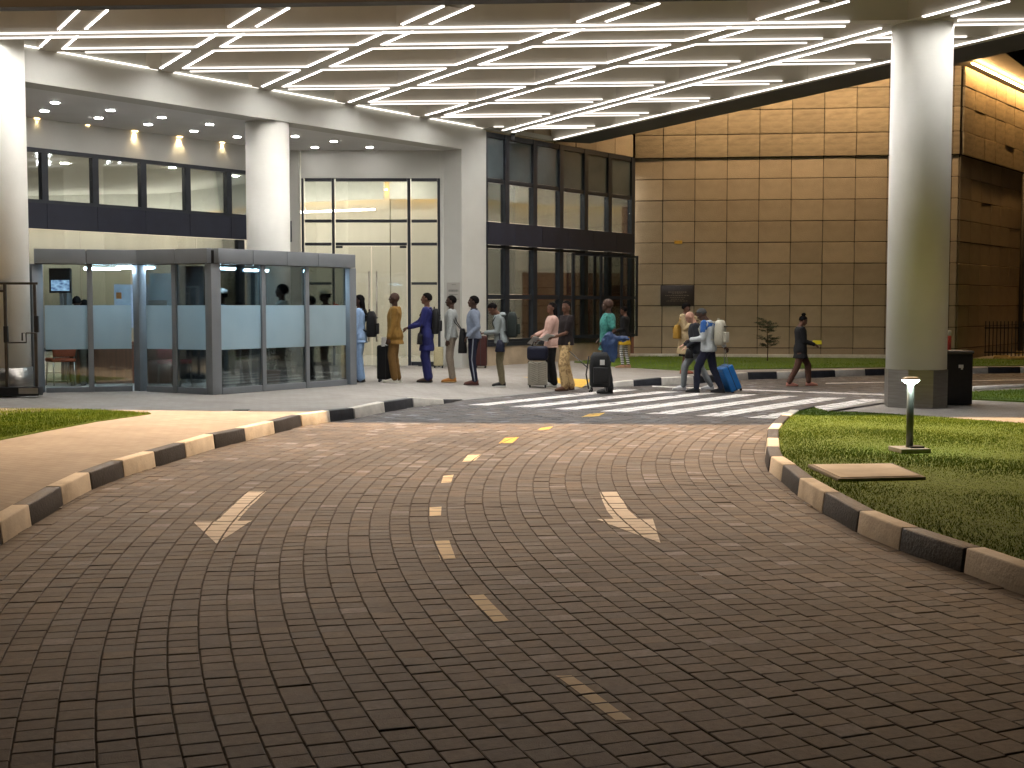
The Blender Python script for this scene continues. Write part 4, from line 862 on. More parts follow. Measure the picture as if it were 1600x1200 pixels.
def ik(a, t, l1, l2, hint):
    a, t = Vector(a), Vector(t); d = t - a; L_ = max(0.05, min(d.length, (l1 + l2) * 0.995)); d.normalize(); t = a + d * L_
    x = (l1 * l1 - l2 * l2 + L_ * L_) / (2 * L_); h = math.sqrt(max(0, l1 * l1 - x * x)); hv = Vector(hint); hv = hv - d * hv.dot(d)
    hv = hv.normalized() if hv.length > 1e-4 else Vector((0, 0, 1)); return a + d * x + hv * h, t
TOR = [(0.84, .135, .098, 0.0), (0.90, .165, .112, -.005), (0.98, .170, .115, -.005), (1.07, .150, .105, 0.005), (1.16, .148, .104, .008), (1.27, .168, .115, .004), (1.36, .182, .112, -.005), (1.42, .165, .092, -.012), (1.465, .105, .07, -.015), (1.50, .06, .06, -.012)]
class Pose: pass
def make_pose(lean=0.0, head=(0, 0), hl=None, hr=None, fl=None, fr=None, el=None, er=None, bow=0.0, step=0.0, width=1.0):
    p = Pose(); p.width = width
    mx_ = max([abs(q[0] - .03) for q in (fl, fr) if q] + [0.03]); hipz = 0.085 + math.sqrt(0.843 ** 2 - mx_ ** 2); drop = Vector((0, 0, 0.93 - hipz))
    RY = Matrix.Rotation(lean, 4, 'Y'); RB_ = Matrix.Rotation(bow, 4, 'Y'); piv = Vector((0, 0, 0.95)); piv2 = Vector((0, 0, 1.20))
    def up(v):
        v = Vector(v)
        if v.z > 1.20: v = piv2 + RB_ @ (v - piv2)
        return (piv + RY @ (v - piv) if v.z > 0.95 or lean else v) - drop
    p.up = up
    HR = Matrix.Rotation(head[1], 4, 'Z') @ Matrix.Rotation(head[0], 4, 'Y'); nk = up((-.01, 0, 1.50))
    RT = (Matrix.Rotation(lean + bow, 4, 'Y') @ HR); p.headf = lambda v: nk + RT @ (Vector(v) - Vector((-.01, 0, 1.50)))
    p.sh = {1: up((-.01, .185 * width, 1.42)), -1: up((-.01, -.185 * width, 1.42))}
    tg = {1: hl or (0.04, .26, 0.80), -1: hr or (0.04, -.26, 0.80)}; eh = {1: el or (-1, .25, -.3), -1: er or (-1, -.25, -.3)}
    p.arm = {s: ik(p.sh[s], tg[s], 0.295, 0.265, eh[s]) for s in (1, -1)}
    p.hip = {s: Vector((0, .088 * s, hipz)) for s in (1, -1)}; ft = {1: fl or (0.0, .095, 0), -1: fr or (0.0, -.095, 0)}
    p.foot = {s: Vector(ft[s]) for s in (1, -1)}
    p.leg = {s: ik(p.hip[s], Vector(ft[s]) + Vector((-.03, 0, 0.085)), 0.4245, 0.4235, (1, 0.08 * s, 0)) for s in (1, -1)}
    return p
def torso(mb, p, g, z0, z1, n=20, flare=0.0):
    rs = []; zs = [z0] + [t[0] for t in TOR if z0 + 0.015 < t[0] < z1 - 0.015] + [z1]
    for z in zs:
        for a, b in zip(TOR, TOR[1:]):
            if a[0] <= z <= b[0]: f = (z - a[0]) / (b[0] - a[0]); w, d, x = (a[i] + (b[i] - a[i]) * f for i in (1, 2, 3)); break
        else:
            w, d, x = TOR[0][1:] if z < TOR[0][0] else TOR[-1][1:]
            if z < TOR[0][0]: w, d = 0.165, 0.115
        fl = flare * max(0, (1.05 - z))
        rs.append([p.up((x + (d + g + fl) * math.cos(t), (w * p.width + g + fl) * math.sin(t), z)) for t in np.linspace(0, 2 * math.pi, n, endpoint=False)])
    mb.rings(rs)
def limb(mb, pts, rad, n=12):
    pts = [Vector(q) for q in pts]; P2, R2 = [], []
    for i in range(len(pts) - 1):
        for k in range(4): f = k / 4; P2.append(pts[i].lerp(pts[i + 1], f)); R2.append(rad[i] + (rad[i + 1] - rad[i]) * f)
    P2.append(pts[-1]); R2.append(rad[-1]); mb.tube(P2, R2, n)
    for q, r in zip(pts, rad): mb.ball(q, r, 12, 8)
def hand(mb, w, d, s, grip=0.7):
    d = d.normalized(); up = Vector((0, 0, 1)); side = d.cross(up)
    side = side.normalized() if side.length > 0.1 else Vector((1, 0, 0)); pal = side.cross(d).normalized() * -1
    if abs(d.z) > 0.7: side = Vector((1, 0, 0)) - d * d.x; side.normalize(); pal = Vector((0, -s, 0))
    c = w + d * 0.045; rs = []
    for t, a, b in ((0, .024, .017), (.03, .034, .016), (.06, .040, .015), (.088, .038, .013)):
        rs.append([w + d * t + side * a * math.cos(q) + pal * b * math.sin(q) for q in np.linspace(0, 6.283, 10, endpoint=False)])
    mb.rings(rs)
    for k, (o, L_) in enumerate(((-.029, .068), (-.010, .078), (.010, .074), (.028, .058))):
        a = w + d * 0.082 + side * o; b = a + d * L_ * 0.5 * (1 - grip * 0.3) + pal * L_ * 0.30 * grip; e = b + d * L_ * 0.45 * (1 - grip) + pal * L_ * 0.5 * grip
        mb.tube([a, b, e], [.0095, .0088, .0075], 7); mb.ball(b, .009, 7, 5); mb.ball(e, .0076, 7, 5)
    a = w + d * 0.03 + side * -.03; b = a + d * 0.035 - side * 0.022 + pal * 0.012; e = b + d * 0.032 + pal * 0.012
    mb.tube([a, b, e], [.012, .0105, .009], 7); mb.ball(b, .0105, 7, 5); mb.ball(e, .009, 7, 5)
HAIRM = mat('black_hair', (0.006, 0.005, 0.005), 0.95, 0.3, 60, bump=0.3, bscale=200, spec=0.08); EYEW = mat('eye_white', (0.30, 0.28, 0.26), 0.5, spec=0.1); IRIS = mat('iris', (0.012, 0.008, 0.006), 0.3)
_skin = {}
def skinm(c):
    if c not in _skin: _skin[c] = mat('skin_%d' % len(_skin), c, 0.6, 0.12, 14, spec=0.25)
    return _skin[c]
DK, MD, LT = (0.055, 0.028, 0.018), (0.12, 0.058, 0.036), (0.42, 0.23, 0.16)
LOBE = {}
def person(foot, hpx, face, label, top, bottom, shoes, skin=DK, hair='short', pose=None, extra=None, group=None, hscale=1.0, fixed=None):
    """foot: world point under the figure; hpx: its height in photo pixels; face: heading in degrees"""
    p = pose or make_pose(); H = (fixed or hpx * foot.y / F) * hscale; S = H / 1.75
    root = empty('person', foot, math.radians(face), S); tag(root, label, 'person', group)
    sd = foot.x * 3.1 + foot.y
    b = MB(); torso(b, p, -0.012, 0.84, 1.50)
    b.rings([[p.headf((-.008 + r * math.cos(t), r * math.sin(t), z)) for t in np.linspace(0, 6.283, 12, endpoint=False)] for z, r in ((1.45, .062), (1.50, .056), (1.56, .052), (1.60, .05))])
    def hb(c, r):
        q = MB(); q.ball((0, 0, 0), r, 18, 14); i = len(b.v); b.v += [tuple(p.headf(Vector(v) + Vector(c))) for v in q.v]; b.f += [tuple(i + k for k in f) for f in q.f]; b.sm += q.sm
    hb((-.005, 0, 1.655), (.098, .077, .098)); hb((.035, 0, 1.59), (.058, .054, .062)); hb((.045, 0, 1.63), (.050, .056, .060)); hb((.072, 0, 1.552), (.022, .028, .018))
    hb((.103, 0, 1.618), (.018, .013, .016)); hb((.094, 0, 1.642), (.012, .008, .026)); hb((.085, 0, 1.578), (.016, .026, .012)); hb((.078, 0, 1.668), (.018, .052, .012))
    for s in (1, -1): hb((-.005, .079 * s, 1.632), (.020, .010, .032))
    for s in (1, -1):
        e, h = p.arm[s]; limb(b, [p.sh[s], e, h], [.050, .038, .027]); hand(b, h, h - e, s, 0.75 if h.z > 0.95 else 0.45)
        kn, an = p.leg[s]; limb(b, [p.hip[s], kn, an], [.082, .052, .036])
        f = p.foot[s]; b.rings([[f + Vector((x, w * math.cos(t), z + hh * math.sin(t))) for t in np.linspace(0, 6.283, 10, endpoint=False)] for x, w, z, hh in ((-.07, .026, .045, .03), (-.02, .034, .05, .036), (.06, .038, .04, .026), (.13, .038, .033, .02), (.165, .022, .03, .014))])
    me = remesh(b, 'body', 0.0115, 1); me.materials.append(skinm(skin)); bod = link('body', me, root)
    for s in (1, -1):
        k = MB(); k.ball(p.headf((.079, .030 * s, 1.637)), .0105, 10, 8); e = k.build('eye', EYEW, bod); k = MB(); k.ball(p.headf((.0872, .030 * s, 1.637)), .0045, 8, 6); k.build('iris', IRIS, e)
    k = MB(); ring = [p.headf((.1005 - abs(y) * 6 * abs(y), y, 1.577 - abs(y) * .1)) for y in (-.024, -.012, 0, .012, .024)]; k.tube(ring, [.003, .006, .0065, .006, .003], 6); k.build('lips', skinm((min(1, skin[0] * 1.5), skin[1] * 1.0, skin[2] * 1.0)), bod)
    # top
    t = MB(); g = top.get('g', 0.016); torso(t, p, g, top.get('hem', 0.87), 1.478, flare=top.get('flare', 0.15))
    sl = top.get('sleeve', 1.0)
    for s in (1, -1):
        e, h = p.arm[s]; sh = p.sh[s]
        if sl >= 1: limb(t, [sh, e, e.lerp(h, 0.93)], [.064 + g * .4, .052 + g * .3, .040 + g * .2])
        elif sl > 0: limb(t, [sh, sh.lerp(e, sl)], [.066, .060])
    tm = top['m'] if 'm' in top else cloth(top['c'])
    me = remesh(t, top.get('name', 'shirt'), 0.014, 2, top.get('fold', 0.010), sd); me.materials.append(tm); tob = link(top.get('name', 'shirt'), me, root)
    if top.get('collar'):
        k = MB(); k.rings([[p.up((-.012 + r * math.cos(a), r * 1.05 * math.sin(a), z)) for a in np.linspace(0, 6.283, 16, endpoint=False)] for z, r in ((1.455, .078), (1.51, .068), (1.508, .060), (1.46, .066))], cap=False); k.build('collar', cloth(top['collar']), tob)
    if top.get('hood'):
        k = MB(); k.ball((0, 0, 0), (.075, .12, .06), 14, 10); k.v = [tuple(p.up(Vector(v) + Vector((-.10, 0, 1.455)))) for v in k.v]; k.build('hood', tm, tob)
    # bottom
    kind = bottom.get('kind', 'trousers'); lo = MB(); bg = bottom.get('g', 0.006)
    if kind == 'trousers':
        torso(lo, p, bg, 0.85, bottom.get('waist', 1.02)); r0, r1, r2 = bottom.get('r', (.098, .072, .060))
        for s in (1, -1):
            kn, an = p.leg[s]; limb(lo, [p.hip[s], kn, kn.lerp(an, bottom.get('len', 0.97))], [r0, r1, r2])
        me = remesh(lo, 'trousers', 0.014, 2, bottom.get('fold', 0.010), sd + 5); me.materials.append(bottom['m'] if 'm' in bottom else cloth(bottom['c'])); bo_ = link('trousers', me, root)
        if bottom.get('stripe'):
            for s in (1, -1):
                kn, an = p.leg[s]; k = MB(); pts = []
                for q0, q1, ra, rb_ in ((p.hip[s], kn, r0, r1), (kn, an, r1, r2)):
                    for f in (0, .25, .5, .75, 1.0): pts.append(q0.lerp(q1, f) + Vector((0, s * (ra + (rb_ - ra) * f - .004), 0)))
                k.tube(pts, 0.013, 6); k.build('side_stripe', cloth(bottom['stripe']), bo_)
    else:
        zt, zb = bottom.get('z', (1.02, 0.45)); rs = []
        for f in np.linspace(0, 1, 8):
            z = zt + (zb - zt) * f; w = .165 + bg + .05 * f * bottom.get('wide', 1); d = .115 + bg + .06 * f * bottom.get('wide', 1)
            rs.append([(d * math.cos(a) * (1 + .04 * math.sin(7 * a) * f), w * math.sin(a) * (1 + .04 * math.sin(7 * a) * f), z) for a in np.linspace(0, 6.283, 28, endpoint=False)])
        k = MB(); k.rings(rs); k.build('skirt', cloth(bottom['c']), root)
    if bottom.get('leggings'):
        lo = MB()
        for s in (1, -1): kn, an = p.leg[s]; limb(lo, [p.hip[s], kn, kn.lerp(an, 0.9)], [.088, .060, .046])
        me = remesh(lo, 'leggings', 0.014, 1); me.materials.append(bottom['leggings']); link('leggings', me, root)
    for s in (1, -1):
        f = p.foot[s]; k = MB(); k.rings([[f + Vector((x, w * math.cos(a), max(0.004, z + hh * math.sin(a)))) for a in np.linspace(0, 6.283, 14, endpoint=False)] for x, w, z, hh in ((-.095, .022, .045, .04), (-.075, .036, .05, .052), (-.02, .043, .055, .058), (.05, .046, .045, .044), (.11, .048, .036, .034), (.165, .040, .030, .024), (.19, .018, .025, .014))])
        o = k.build('shoe', cloth(shoes[0], 0.5), root)
        k = MB(); k.rings([[f + Vector((x, w * math.cos(a), z)) for a in np.linspace(0, 6.283, 18, endpoint=False) for x, w in [(0.045 + .15 * math.cos(a), .05)]] and [f + Vector((.045 + .152 * math.cos(a), .050 * math.sin(a), z)) for a in np.linspace(0, 6.283, 18, endpoint=False)] for z in (0.002, 0.026)]); k.build('sole', cloth(shoes[1], 0.6), o)
    # hair
    def hshell(name, c, r, cut, m, parent):
        k = MB(); k.ball((0, 0, 0), r, 20, 16); vs = []
        for v in k.v:
            q = Vector(v) + Vector(c)
            if cut(q): q = Vector((-.005, 0, 1.64)).lerp(q, 0.62)
            n_ = 1 + 0.03 * noise.noise(q * 40); q = Vector(c).lerp(q, n_); vs.append(tuple(p.headf(q)))
        k.v = vs; return k.build(name, m, parent)
    face_cut = lambda q: q.x > 0.045 and q.z < 1.70 or (q.z < 1.60) or (q.x > 0.0 and q.z < 1.655)
    if hair in ('short', 'bun', 'long', 'cap', 'afro', 'grey'):
        hm = HAIRM if hair != 'grey' else cloth((0.05, 0.05, 0.05)); big = 1.10 if hair == 'afro' else 1.0
        hshell('hair', (-.012, 0, 1.662), (.104 * big, .084 * big, .101 * big), face_cut, hm, bod)
    if hair == 'bald': pass
    if hair == 'bun':
        k = MB(); k.ball(p.headf((-.05, 0, 1.775)), (.055, .055, .045), 14, 10); k.build('hair_bun', HAIRM, bod)
    if hair == 'long':
        k = MB(); rs = []
        for z, w, d, x in ((1.70, .080, .06, -.04), (1.60, .088, .062, -.055), (1.50, .092, .05, -.075), (1.40, .095, .04, -.105), (1.30, .085, .032, -.115), (1.22, .05, .02, -.12)): rs.append([p.up((x + d * math.cos(a), w * math.sin(a) * (1 + .05 * math.sin(9 * a)), z)) for a in np.linspace(0, 6.283, 20, endpoint=False)])
        k.rings(rs); k.build('long_hair', HAIRM, bod)
    if hair == 'cap':
        cm = cloth(extra.get('cap', (0.6, 0.55, 0.42))); hshell('cap', (-.004, 0, 1.685), (.112, .093, .090), lambda q: q.z < 1.675, cm, bod)
        k = MB(); k.rings([[p.headf((.075 + r * math.cos(a) * 1.0, r * .95 * math.sin(a), z)) for a in np.linspace(-1.5, 1.5, 14)] for r, z in ((.02, 1.692), (.09, 1.684), (.09, 1.678), (.02, 1.684))], cap=False, closed=False); k.build('cap_brim', cm, bod)
    root['S'] = S
    return root, p
def W(r, v):                                  # local point of a figure -> world
    c, s = math.cos(r.rotation_euler.z), math.sin(r.rotation_euler.z); S = r.scale[0]; return Vector((r.location.x + S * (v[0] * c - v[1] * s), r.location.y + S * (v[0] * s + v[1] * c), r.location.z + S * v[2]))
# ------------------------------------------------------------------ luggage
def backpack(r, p, c, label, size=(0.17, 0.32, 0.46), off=(-.24, 0, 1.2), accent=None, worn=True):
    S = r.scale[0]; c0 = p.up((off[0] + .025, off[1], off[2])); o = empty('backpack', W(r, c0), r.rotation_euler.z, S); tag(o, label, 'backpack'); m = cloth(c, 0.7)
    x, y, z = size; k = MB(); rs = []
    for f, wx, wy in ((-.5, .82, .86), (-.42, 1, .97), (0, 1.0, 1.0), (.3, .92, .96), (.45, .7, .82), (.5, .4, .55)): rs.append([(x / 2 * wx * math.copysign(abs(math.cos(a)) ** .55, math.cos(a)), y / 2 * wy * math.copysign(abs(math.sin(a)) ** .55, math.sin(a)), f * z) for a in np.linspace(0, 6.283, 24, endpoint=False)])
    k.rings(rs); body = k.build('main_bag', m, o)
    k = MB(); k.box((-x / 2 - .02, 0, -z * .18), (.06, y * .7, z * .42)); k.build('front_pocket', cloth(accent or tuple(min(1, q * 1.25 + .004) for q in c), 0.7), o, bevel=0.02, seg=3)
    k = MB(); k.box((-x / 2 - .012, 0, z * .24), (.03, y * .6, .02)); k.build('zip', M['black'], o)
    k = MB(); k.tube([(x * .2, -.05, z * .47), (x * .2, -.04, z * .56), (x * .2, .04, z * .56), (x * .2, .05, z * .47)], .011, 6); k.build('grab_loop', m, o)
    if worn:
        for s in (1, -1):
            k = MB(); sh = Vector(p.sh[s]) - c0; pts = [(x / 2 - .01, .09 * s, z * .36), (sh.x * .5, .105 * s, sh.z + .035), (sh.x + .05, .115 * s, sh.z + .03), (sh.x + .13, .12 * s, sh.z - .10), (sh.x + .07, .125 * s, sh.z - .26), (x / 2 - .01, .11 * s, -z * .30)]
            k.tube(pts, .013, 6); k.build('strap', m, o)
    return o
def suitcase(loc, rz, c, label, size=(0.26, 0.42, 0.62), handle=0.32, tilt=0.0, ribs=None, m=None, axis='Y', handle_to=None):
    o = empty('suitcase', loc, rz); o.rotation_euler = (0, tilt, rz); tag(o, label, 'suitcase'); m = m or cloth(c, 0.45); x, y, z = size
    k = MB(); k.box((0, 0, .05 + z / 2), (x, y, z)); k.build('shell', m, o, bevel=min(x, y) * .18, seg=4)
    k = MB(); k.box((0, 0, .05 + z / 2), (.012, y + .006, z + .006)); k.build('zip_band', M['black'], o, bevel=.003)
    if ribs == 'chevron':
        for i in range(10):
            zz = .10 + z * .9 * i / 10
            for s in (1, -1):
                k = MB(); k.tube([(-x / 2 - .002, 0, zz), (-x / 2 - .002, s * y * .40, zz + .055)], .011, 6); k.build('shell_rib', m, o)
    elif ribs == 'vertical':
        for i in range(6): k = MB(); yy = -y * .36 + y * .72 * i / 5; k.tube([(-x / 2 - .001, yy, .11), (-x / 2 - .001, yy, z - .02)], .010, 6); k.build('shell_rib', m, o)
    for sx in (-1, 1):
        for sy in (-1, 1):
            k = MB(); k.box((sx * x * .36, sy * y * .40, .045), (.035, .03, .03)); wh = k.build('wheel_mount', M['black'], o); k = MB(); k.tube([(sx * x * .36, sy * y * .40 - .012, .026), (sx * x * .36, sy * y * .40 + .012, .026)], .025, 12); k.build('wheel', M['black'], wh)
    if handle:
        k = MB()
        for s in (-1, 1): k.tube([(x * .3, s * .09, .05 + z - .02), (x * .3, s * .09, .05 + z + handle)], .009, 8)
        k.build('handle_rod', M['steel'], o); k = MB(); k.tube([(x * .3, -.105, .05 + z + handle), (x * .3, .105, .05 + z + handle)], .016, 8); k.build('handle_grip', M['black'], o)
    return o
def shoulder_bag(r, c, label, off, size=(.10, .26, .22), strap_from=None, rz=0.0):
    S = r.scale[0]; o = empty('shoulder_bag', W(r, off), r.rotation_euler.z + rz, S); tag(o, label, 'bag'); m = cloth(c, 0.55); x, y, z = size
    k = MB(); rs = []
    for f, w in ((-.5, .92), (-.4, 1.0), (.2, .94), (.42, .82), (.5, .7)): rs.append([(x / 2 * w * (1.1 - f * .5) * math.copysign(abs(math.cos(a)) ** .6, math.cos(a)), y / 2 * w * math.copysign(abs(math.sin(a)) ** .45, math.sin(a)), f * z) for a in np.linspace(0, 6.283, 22, endpoint=False)])
    k.rings(rs); k.build('bag_body', m, o); k = MB(); k.box((-x / 2 - .004, 0, z * .12), (.02, y * .8, z * .45)); k.build('flap', m, o, bevel=.008)
    if strap_from:
        q = Vector(strap_from) - Vector(off); c_, s_ = math.cos(-rz), math.sin(-rz); q = Vector((q.x * c_ - q.y * s_, q.x * s_ + q.y * c_, q.z)); k = MB()
        for s in (1, -1): k.tube([(0, s * y * .40, z * .4), q * .6 + Vector((.02 * s, s * y * .16, 0)), q + Vector((s * .02, 0, .012))], .009, 6)
        k.build('strap', m, o)
    return o
def HND(p, s, d=.10, dz=.03, dx=0.0):
    e, h = p.arm[s]; return h + (h - e).normalized() * d + Vector((dx, 0, dz))
def sheet(r, c, label, off, size=(.21, .15), rot=(0.5, 0, 0), m=None, name='paper_sheet', cat='paper', th=.004):
    S = r.scale[0]; b = MB(); b.box((0, 0, 0), (size[0], size[1], th)); o = b.build(name, m or M['paper'], None, bevel=min(th * .3, .004)); o.location = W(r, off); o.rotation_euler = (rot[0], rot[1], rot[2] + r.rotation_euler.z); o.scale = (S,) * 3; tag(o, label, cat); return o
camo = mat('camouflage', (0.34, 0.22, 0.10), 0.85, scale=14, c2=(0.60, 0.42, 0.20), detail=2); t_ = camo.node_tree; [setattr(l.from_node.inputs[i], 'default_value', v) for l in t_.links if l.from_node.type == 'MAP_RANGE' for i, v in ((1, .45), (2, .52))]
teal = mat('teal_print', (0.01, 0.10, 0.09), 0.8, scale=26, c2=(0.05, 0.26, 0.22), detail=2)
def banded(name, ca, cb, sc_, axis='Z'):
    m = bpy.data.materials.new(name); m.use_nodes = True; n = m.node_tree.nodes; w = n.new('ShaderNodeTexWave'); w.bands_direction = axis; w.inputs['Scale'].default_value = sc_; co = n.new('ShaderNodeTexCoord'); r_ = n.new('ShaderNodeValToRGB'); r_.color_ramp.interpolation = 'CONSTANT'
    r_.color_ramp.elements[0].color = (*ca, 1); r_.color_ramp.elements[1].color = (*cb, 1); r_.color_ramp.elements[1].position = .5; L = m.node_tree.links.new; L(co.outputs['Object'], w.inputs[0]); L(w.outputs['Fac'], r_.inputs[0]); L(r_.outputs[0], n['Principled BSDF'].inputs['Base Color']); n['Principled BSDF'].inputs['Roughness'].default_value = .85; return m
stripes = banded('striped_leggings', (0.015, 0.015, 0.015), (0.65, 0.65, 0.62), 6.0); brown_stripe = banded('striped_trousers', (0.03, 0.012, 0.008), (0.14, 0.06, 0.035), 14.0, 'X')
NAVY, BLK = (0.012, 0.014, 0.030), (0.010, 0.010, 0.011)
HOLD = dict(hr=(.30, -.10, 1.05), hl=(.26, .14, 1.02))
# --- queue, from the kiosk to the crossing
r, p = person(PG(562, 597), 136, 180, 'person in pale blue denim suit with long black hair beside the kiosk post', dict(c=(.30, .44, .66), hem=.80, name='denim_jacket', g=.022), dict(c=(.27, .41, .64), r=(.108, .088, .082)), (BLK, BLK), DK, 'long', make_pose(hl=(.14, .26, .80)))
backpack(r, p, BLK, 'round black backpack on the person in pale blue denim', (.20, .30, .52), (-.27, .0, 1.17))
r, p = person(PG(617, 598), 141, 182, 'bald person in a mustard brown suit and white shoes', dict(c=(.21, .115, .025), hem=.76, name='suit_jacket', g=.026, fold=.012), dict(c=(.155, .085, .025), r=(.104, .080, .070)), ((.52, .50, .42), (.6, .58, .5)), DK, 'bald', make_pose(hl=(.10, .23, .86), hr=(.12, -.22, .86), fl=(.03, .09, 0), fr=(-.03, -.09, 0)))
q = PG(603, 597); suitcase((q.x, q.y + .08, zp(q.x, q.y)), math.pi, BLK, 'tall narrow black suitcase beside the person in mustard brown', (.34, .28, .66), .0)
o = box_obj('envelope', (q.x + .02, q.y - .02, zp(q.x, q.y) + .80), (.20, .05, .18), M['paper'], None, .3, .004); o.location.z -= 0; tag(o, 'small white packet on top of the tall black suitcase', 'packet'); o.location = (0, 0, -.025)
r, p = person(PG(667, 597), 139, 178, 'person in a royal blue tunic and trousers holding a folded paper forward', dict(c=(.022, .026, .125), hem=.62, name='tunic', g=.02, flare=.04), dict(c=(.018, .020, .095), r=(.108, .086, .080)), ((.05, .03, .02), BLK), MD, 'short', make_pose(hl=(.34, .12, 1.08), hr=(.38, -.06, 1.06)))
backpack(r, p, BLK, 'slim black backpack on the person in royal blue', (.14, .30, .50), (-.205, 0, 1.2)); shoulder_bag(r, BLK, 'black satchel at the hip of the person in royal blue', (.12, .20, .86), (.08, .26, .22), (0, .12, 1.46), .2)
sheet(r, None, 'folded white paper in the hand of the person in royal blue', HND(p, -1, .12, .05), (.05, .16), (0, .9, .1))
sb = PG(682, 575); suitcase((sb.x + .05, sb.y, zp(sb.x, sb.y)), math.pi / 2, (.42, .37, .22), 'cream bag standing behind the person in royal blue', (.20, .22, .44), 0)
r, p = person(PG(705, 597), 135, 178, 'person in a pale grey sweater, beige trousers and orange shoes', dict(c=(.31, .33, .32), hem=.90, name='sweater'), dict(c=(.24, .20, .155)), ((.40, .16, .03), (.45, .25, .08)), DK, 'short', make_pose(hl=(.05, .25, .84), hr=(.06, -.25, .86)))
shoulder_bag(r, BLK, 'long black shoulder bag behind the pale grey sweater', (-.24, .10, .84), (.14, .24, .50), (-.02, .14, 1.46))
r, p = person(PG(740, 601.5), 139, 180, 'person in a grey blue track top and striped navy track trousers', dict(c=(.19, .225, .29), hem=.92, name='track_top', g=.026, collar=(.03, .035, .05)), dict(c=NAVY, stripe=(.25, .27, .32), r=(.102, .074, .056), waist=1.0), ((.07, .022, .016), (.05, .02, .015)), DK, 'short', make_pose(hl=(.10, .24, .96), hr=(.14, -.2, .98)))
q = PG(752, 573); suitcase((q.x, q.y - .5, zp(q.x, q.y - .5)), math.pi, (.05, .016, .014), 'dark maroon suitcase behind the grey blue track top', (.30, .40, .70), 0)
r, p = person(PG(783, 604), 126, 180, 'person in a grey hoodie looking down at a phone', dict(c=(.23, .26, .26), hem=.90, name='hoodie', hood=True), dict(c=(.145, .125, .075), r=(.100, .078, .066)), (BLK, (.6, .6, .58)), MD, 'short', make_pose(lean=.06, bow=.16, head=(.5, 0), hl=(.34, .10, 1.10), hr=(.34, -.06, 1.10)), hscale=1.06)
backpack(r, p, (.016, .022, .020), 'large dark green backpack on the person in the grey hoodie', (.22, .34, .52), (-.28, 0, 1.22), (.020, .028, .024)); shoulder_bag(r, NAVY, 'navy crossbody bag at the hip of the person in the grey hoodie', (.02, .20, .84), (.16, .30, .24), (.02, -.10, 1.44))
sheet(r, None, 'phone in the hands of the person in the grey hoodie', HND(p, 1, .11, .03), (.07, .14), (.2, -.4, .2), M['black'], 'phone', 'phone', .009)
# chevron suitcase with a duffel on top
q = PG(840, 605.5); cs_ = suitcase((q.x, q.y, zp(q.x, q.y)), math.pi / 2, (.36, .34, .28), 'beige hard suitcase with chevron ribs under a black duffel', (.26, .38, .46), 0, 0, 'chevron', mat('beige_shell', (.36, .34, .28), .4, .08))
du = empty('duffel_bag', (q.x, q.y, zp(q.x, q.y) + .525)); tag(du, 'black duffel bag resting on the beige chevron suitcase', 'bag'); k = MB(); k.box((0, 0, .15), (.42, .24, .29)); k.build('bag_body', cloth(NAVY, .5), du, bevel=.09, seg=4)
for s in (1, -1): k = MB(); k.tube([(-.12, .07 * s, .26), (-.08, .05 * s, .37), (.08, .05 * s, .37), (.12, .07 * s, .26)], .011, 6); k.build('handle', M['black'], du)
r, p = person(PG(862, 604), 131, 188, 'person in a pale pink jacket holding white papers', dict(c=(.55, .36, .30), hem=.82, name='jacket', g=.03), dict(c=BLK, r=(.105, .085, .085)), ((.6, .58, .55), (.65, .65, .62)), MD, 'long', make_pose(head=(0, .2), hl=(.30, .15, .98), hr=(.34, -.04, 1.08)))
sheet(r, None, 'white papers held by the person in the pale pink jacket', HND(p, 1, .10, .04), (.20, .28), (.6, -.3, .3))
r, p = person(PG(884, 610), 141, 205, 'person in a black T-shirt and tan camouflage trousers', dict(c=(.016, .011, .011), hem=.90, sleeve=.75, name='t_shirt'), dict(m=camo, r=(.108, .090, .078), fold=.014), ((.13, .06, .035), (.08, .04, .025)), MD, 'short', make_pose(head=(0, .45), hl=(.32, .10, 1.04), hr=(-.16, -.28, .84), fl=(.10, .11, 0), fr=(-.14, -.10, 0)))
sheet(r, None, 'white form held out by the person in the black T-shirt', HND(p, 1, .13, .03), (.20, .26), (.5, -.2, .2))
hp = W(r, p.arm[-1][1]) ; hp.z -= .06
# trolley bag pulled by that person
tb = PG(941, 612); tz = 0.0; tr_ = empty('trolley_bag', (tb.x - .05, tb.y - .12, zp(tb.x, tb.y)), math.pi / 2 + .1); tag(tr_, 'black wheeled backpack trolley in front of the teal shirt', 'trolley bag')
k = MB(); rs = []
for f, wx, wy in ((0, .8, .85), (.06, 1, .97), (.6, 1, 1), (.85, .9, .92), (1, .55, .65)): rs.append([(.12 * wx * math.copysign(abs(math.cos(a)) ** .55, math.cos(a)), .18 * wy * math.copysign(abs(math.sin(a)) ** .55, math.sin(a)), .09 + .60 * f) for a in np.linspace(0, 6.283, 22, endpoint=False)])
k.rings(rs); k.build('main_bag', cloth((.016, .017, .018), .7), tr_); k = MB(); k.box((-.13, 0, .30), (.07, .27, .28)); k.build('front_pocket', cloth((.022, .022, .023), .7), tr_, bevel=.025, seg=3)
k = MB(); k.box((-.125, -.02, .52), (.008, .08, .09)); k.build('white_logo', M['paper'], tr_)
k = MB(); k.tube([(.10, .18, .62), (.13, .22, .30), (.10, .18, .05)], .012, 6); k.tube([(.10, .12, .05), (-.10, .20, .02)], .012, 6); k.build('frame', M['black'], tr_)
for s in (1, -1): k = MB(); k.tube([(.09, s * .13 - .015, .045), (.09, s * .13 + .015, .045)], .045, 14); k.build('wheel', M['black'], tr_)
k = MB(); tp_ = W(tr_, (.10, .20, .40)); iv = Matrix.Rotation(-tr_.rotation_euler.z, 4, 'Z'); hl_ = iv @ (hp - tr_.location); k.tube([(.10, .20, .42), hl_], .010, 8); k.build('pull_handle', M['black'], tr_)
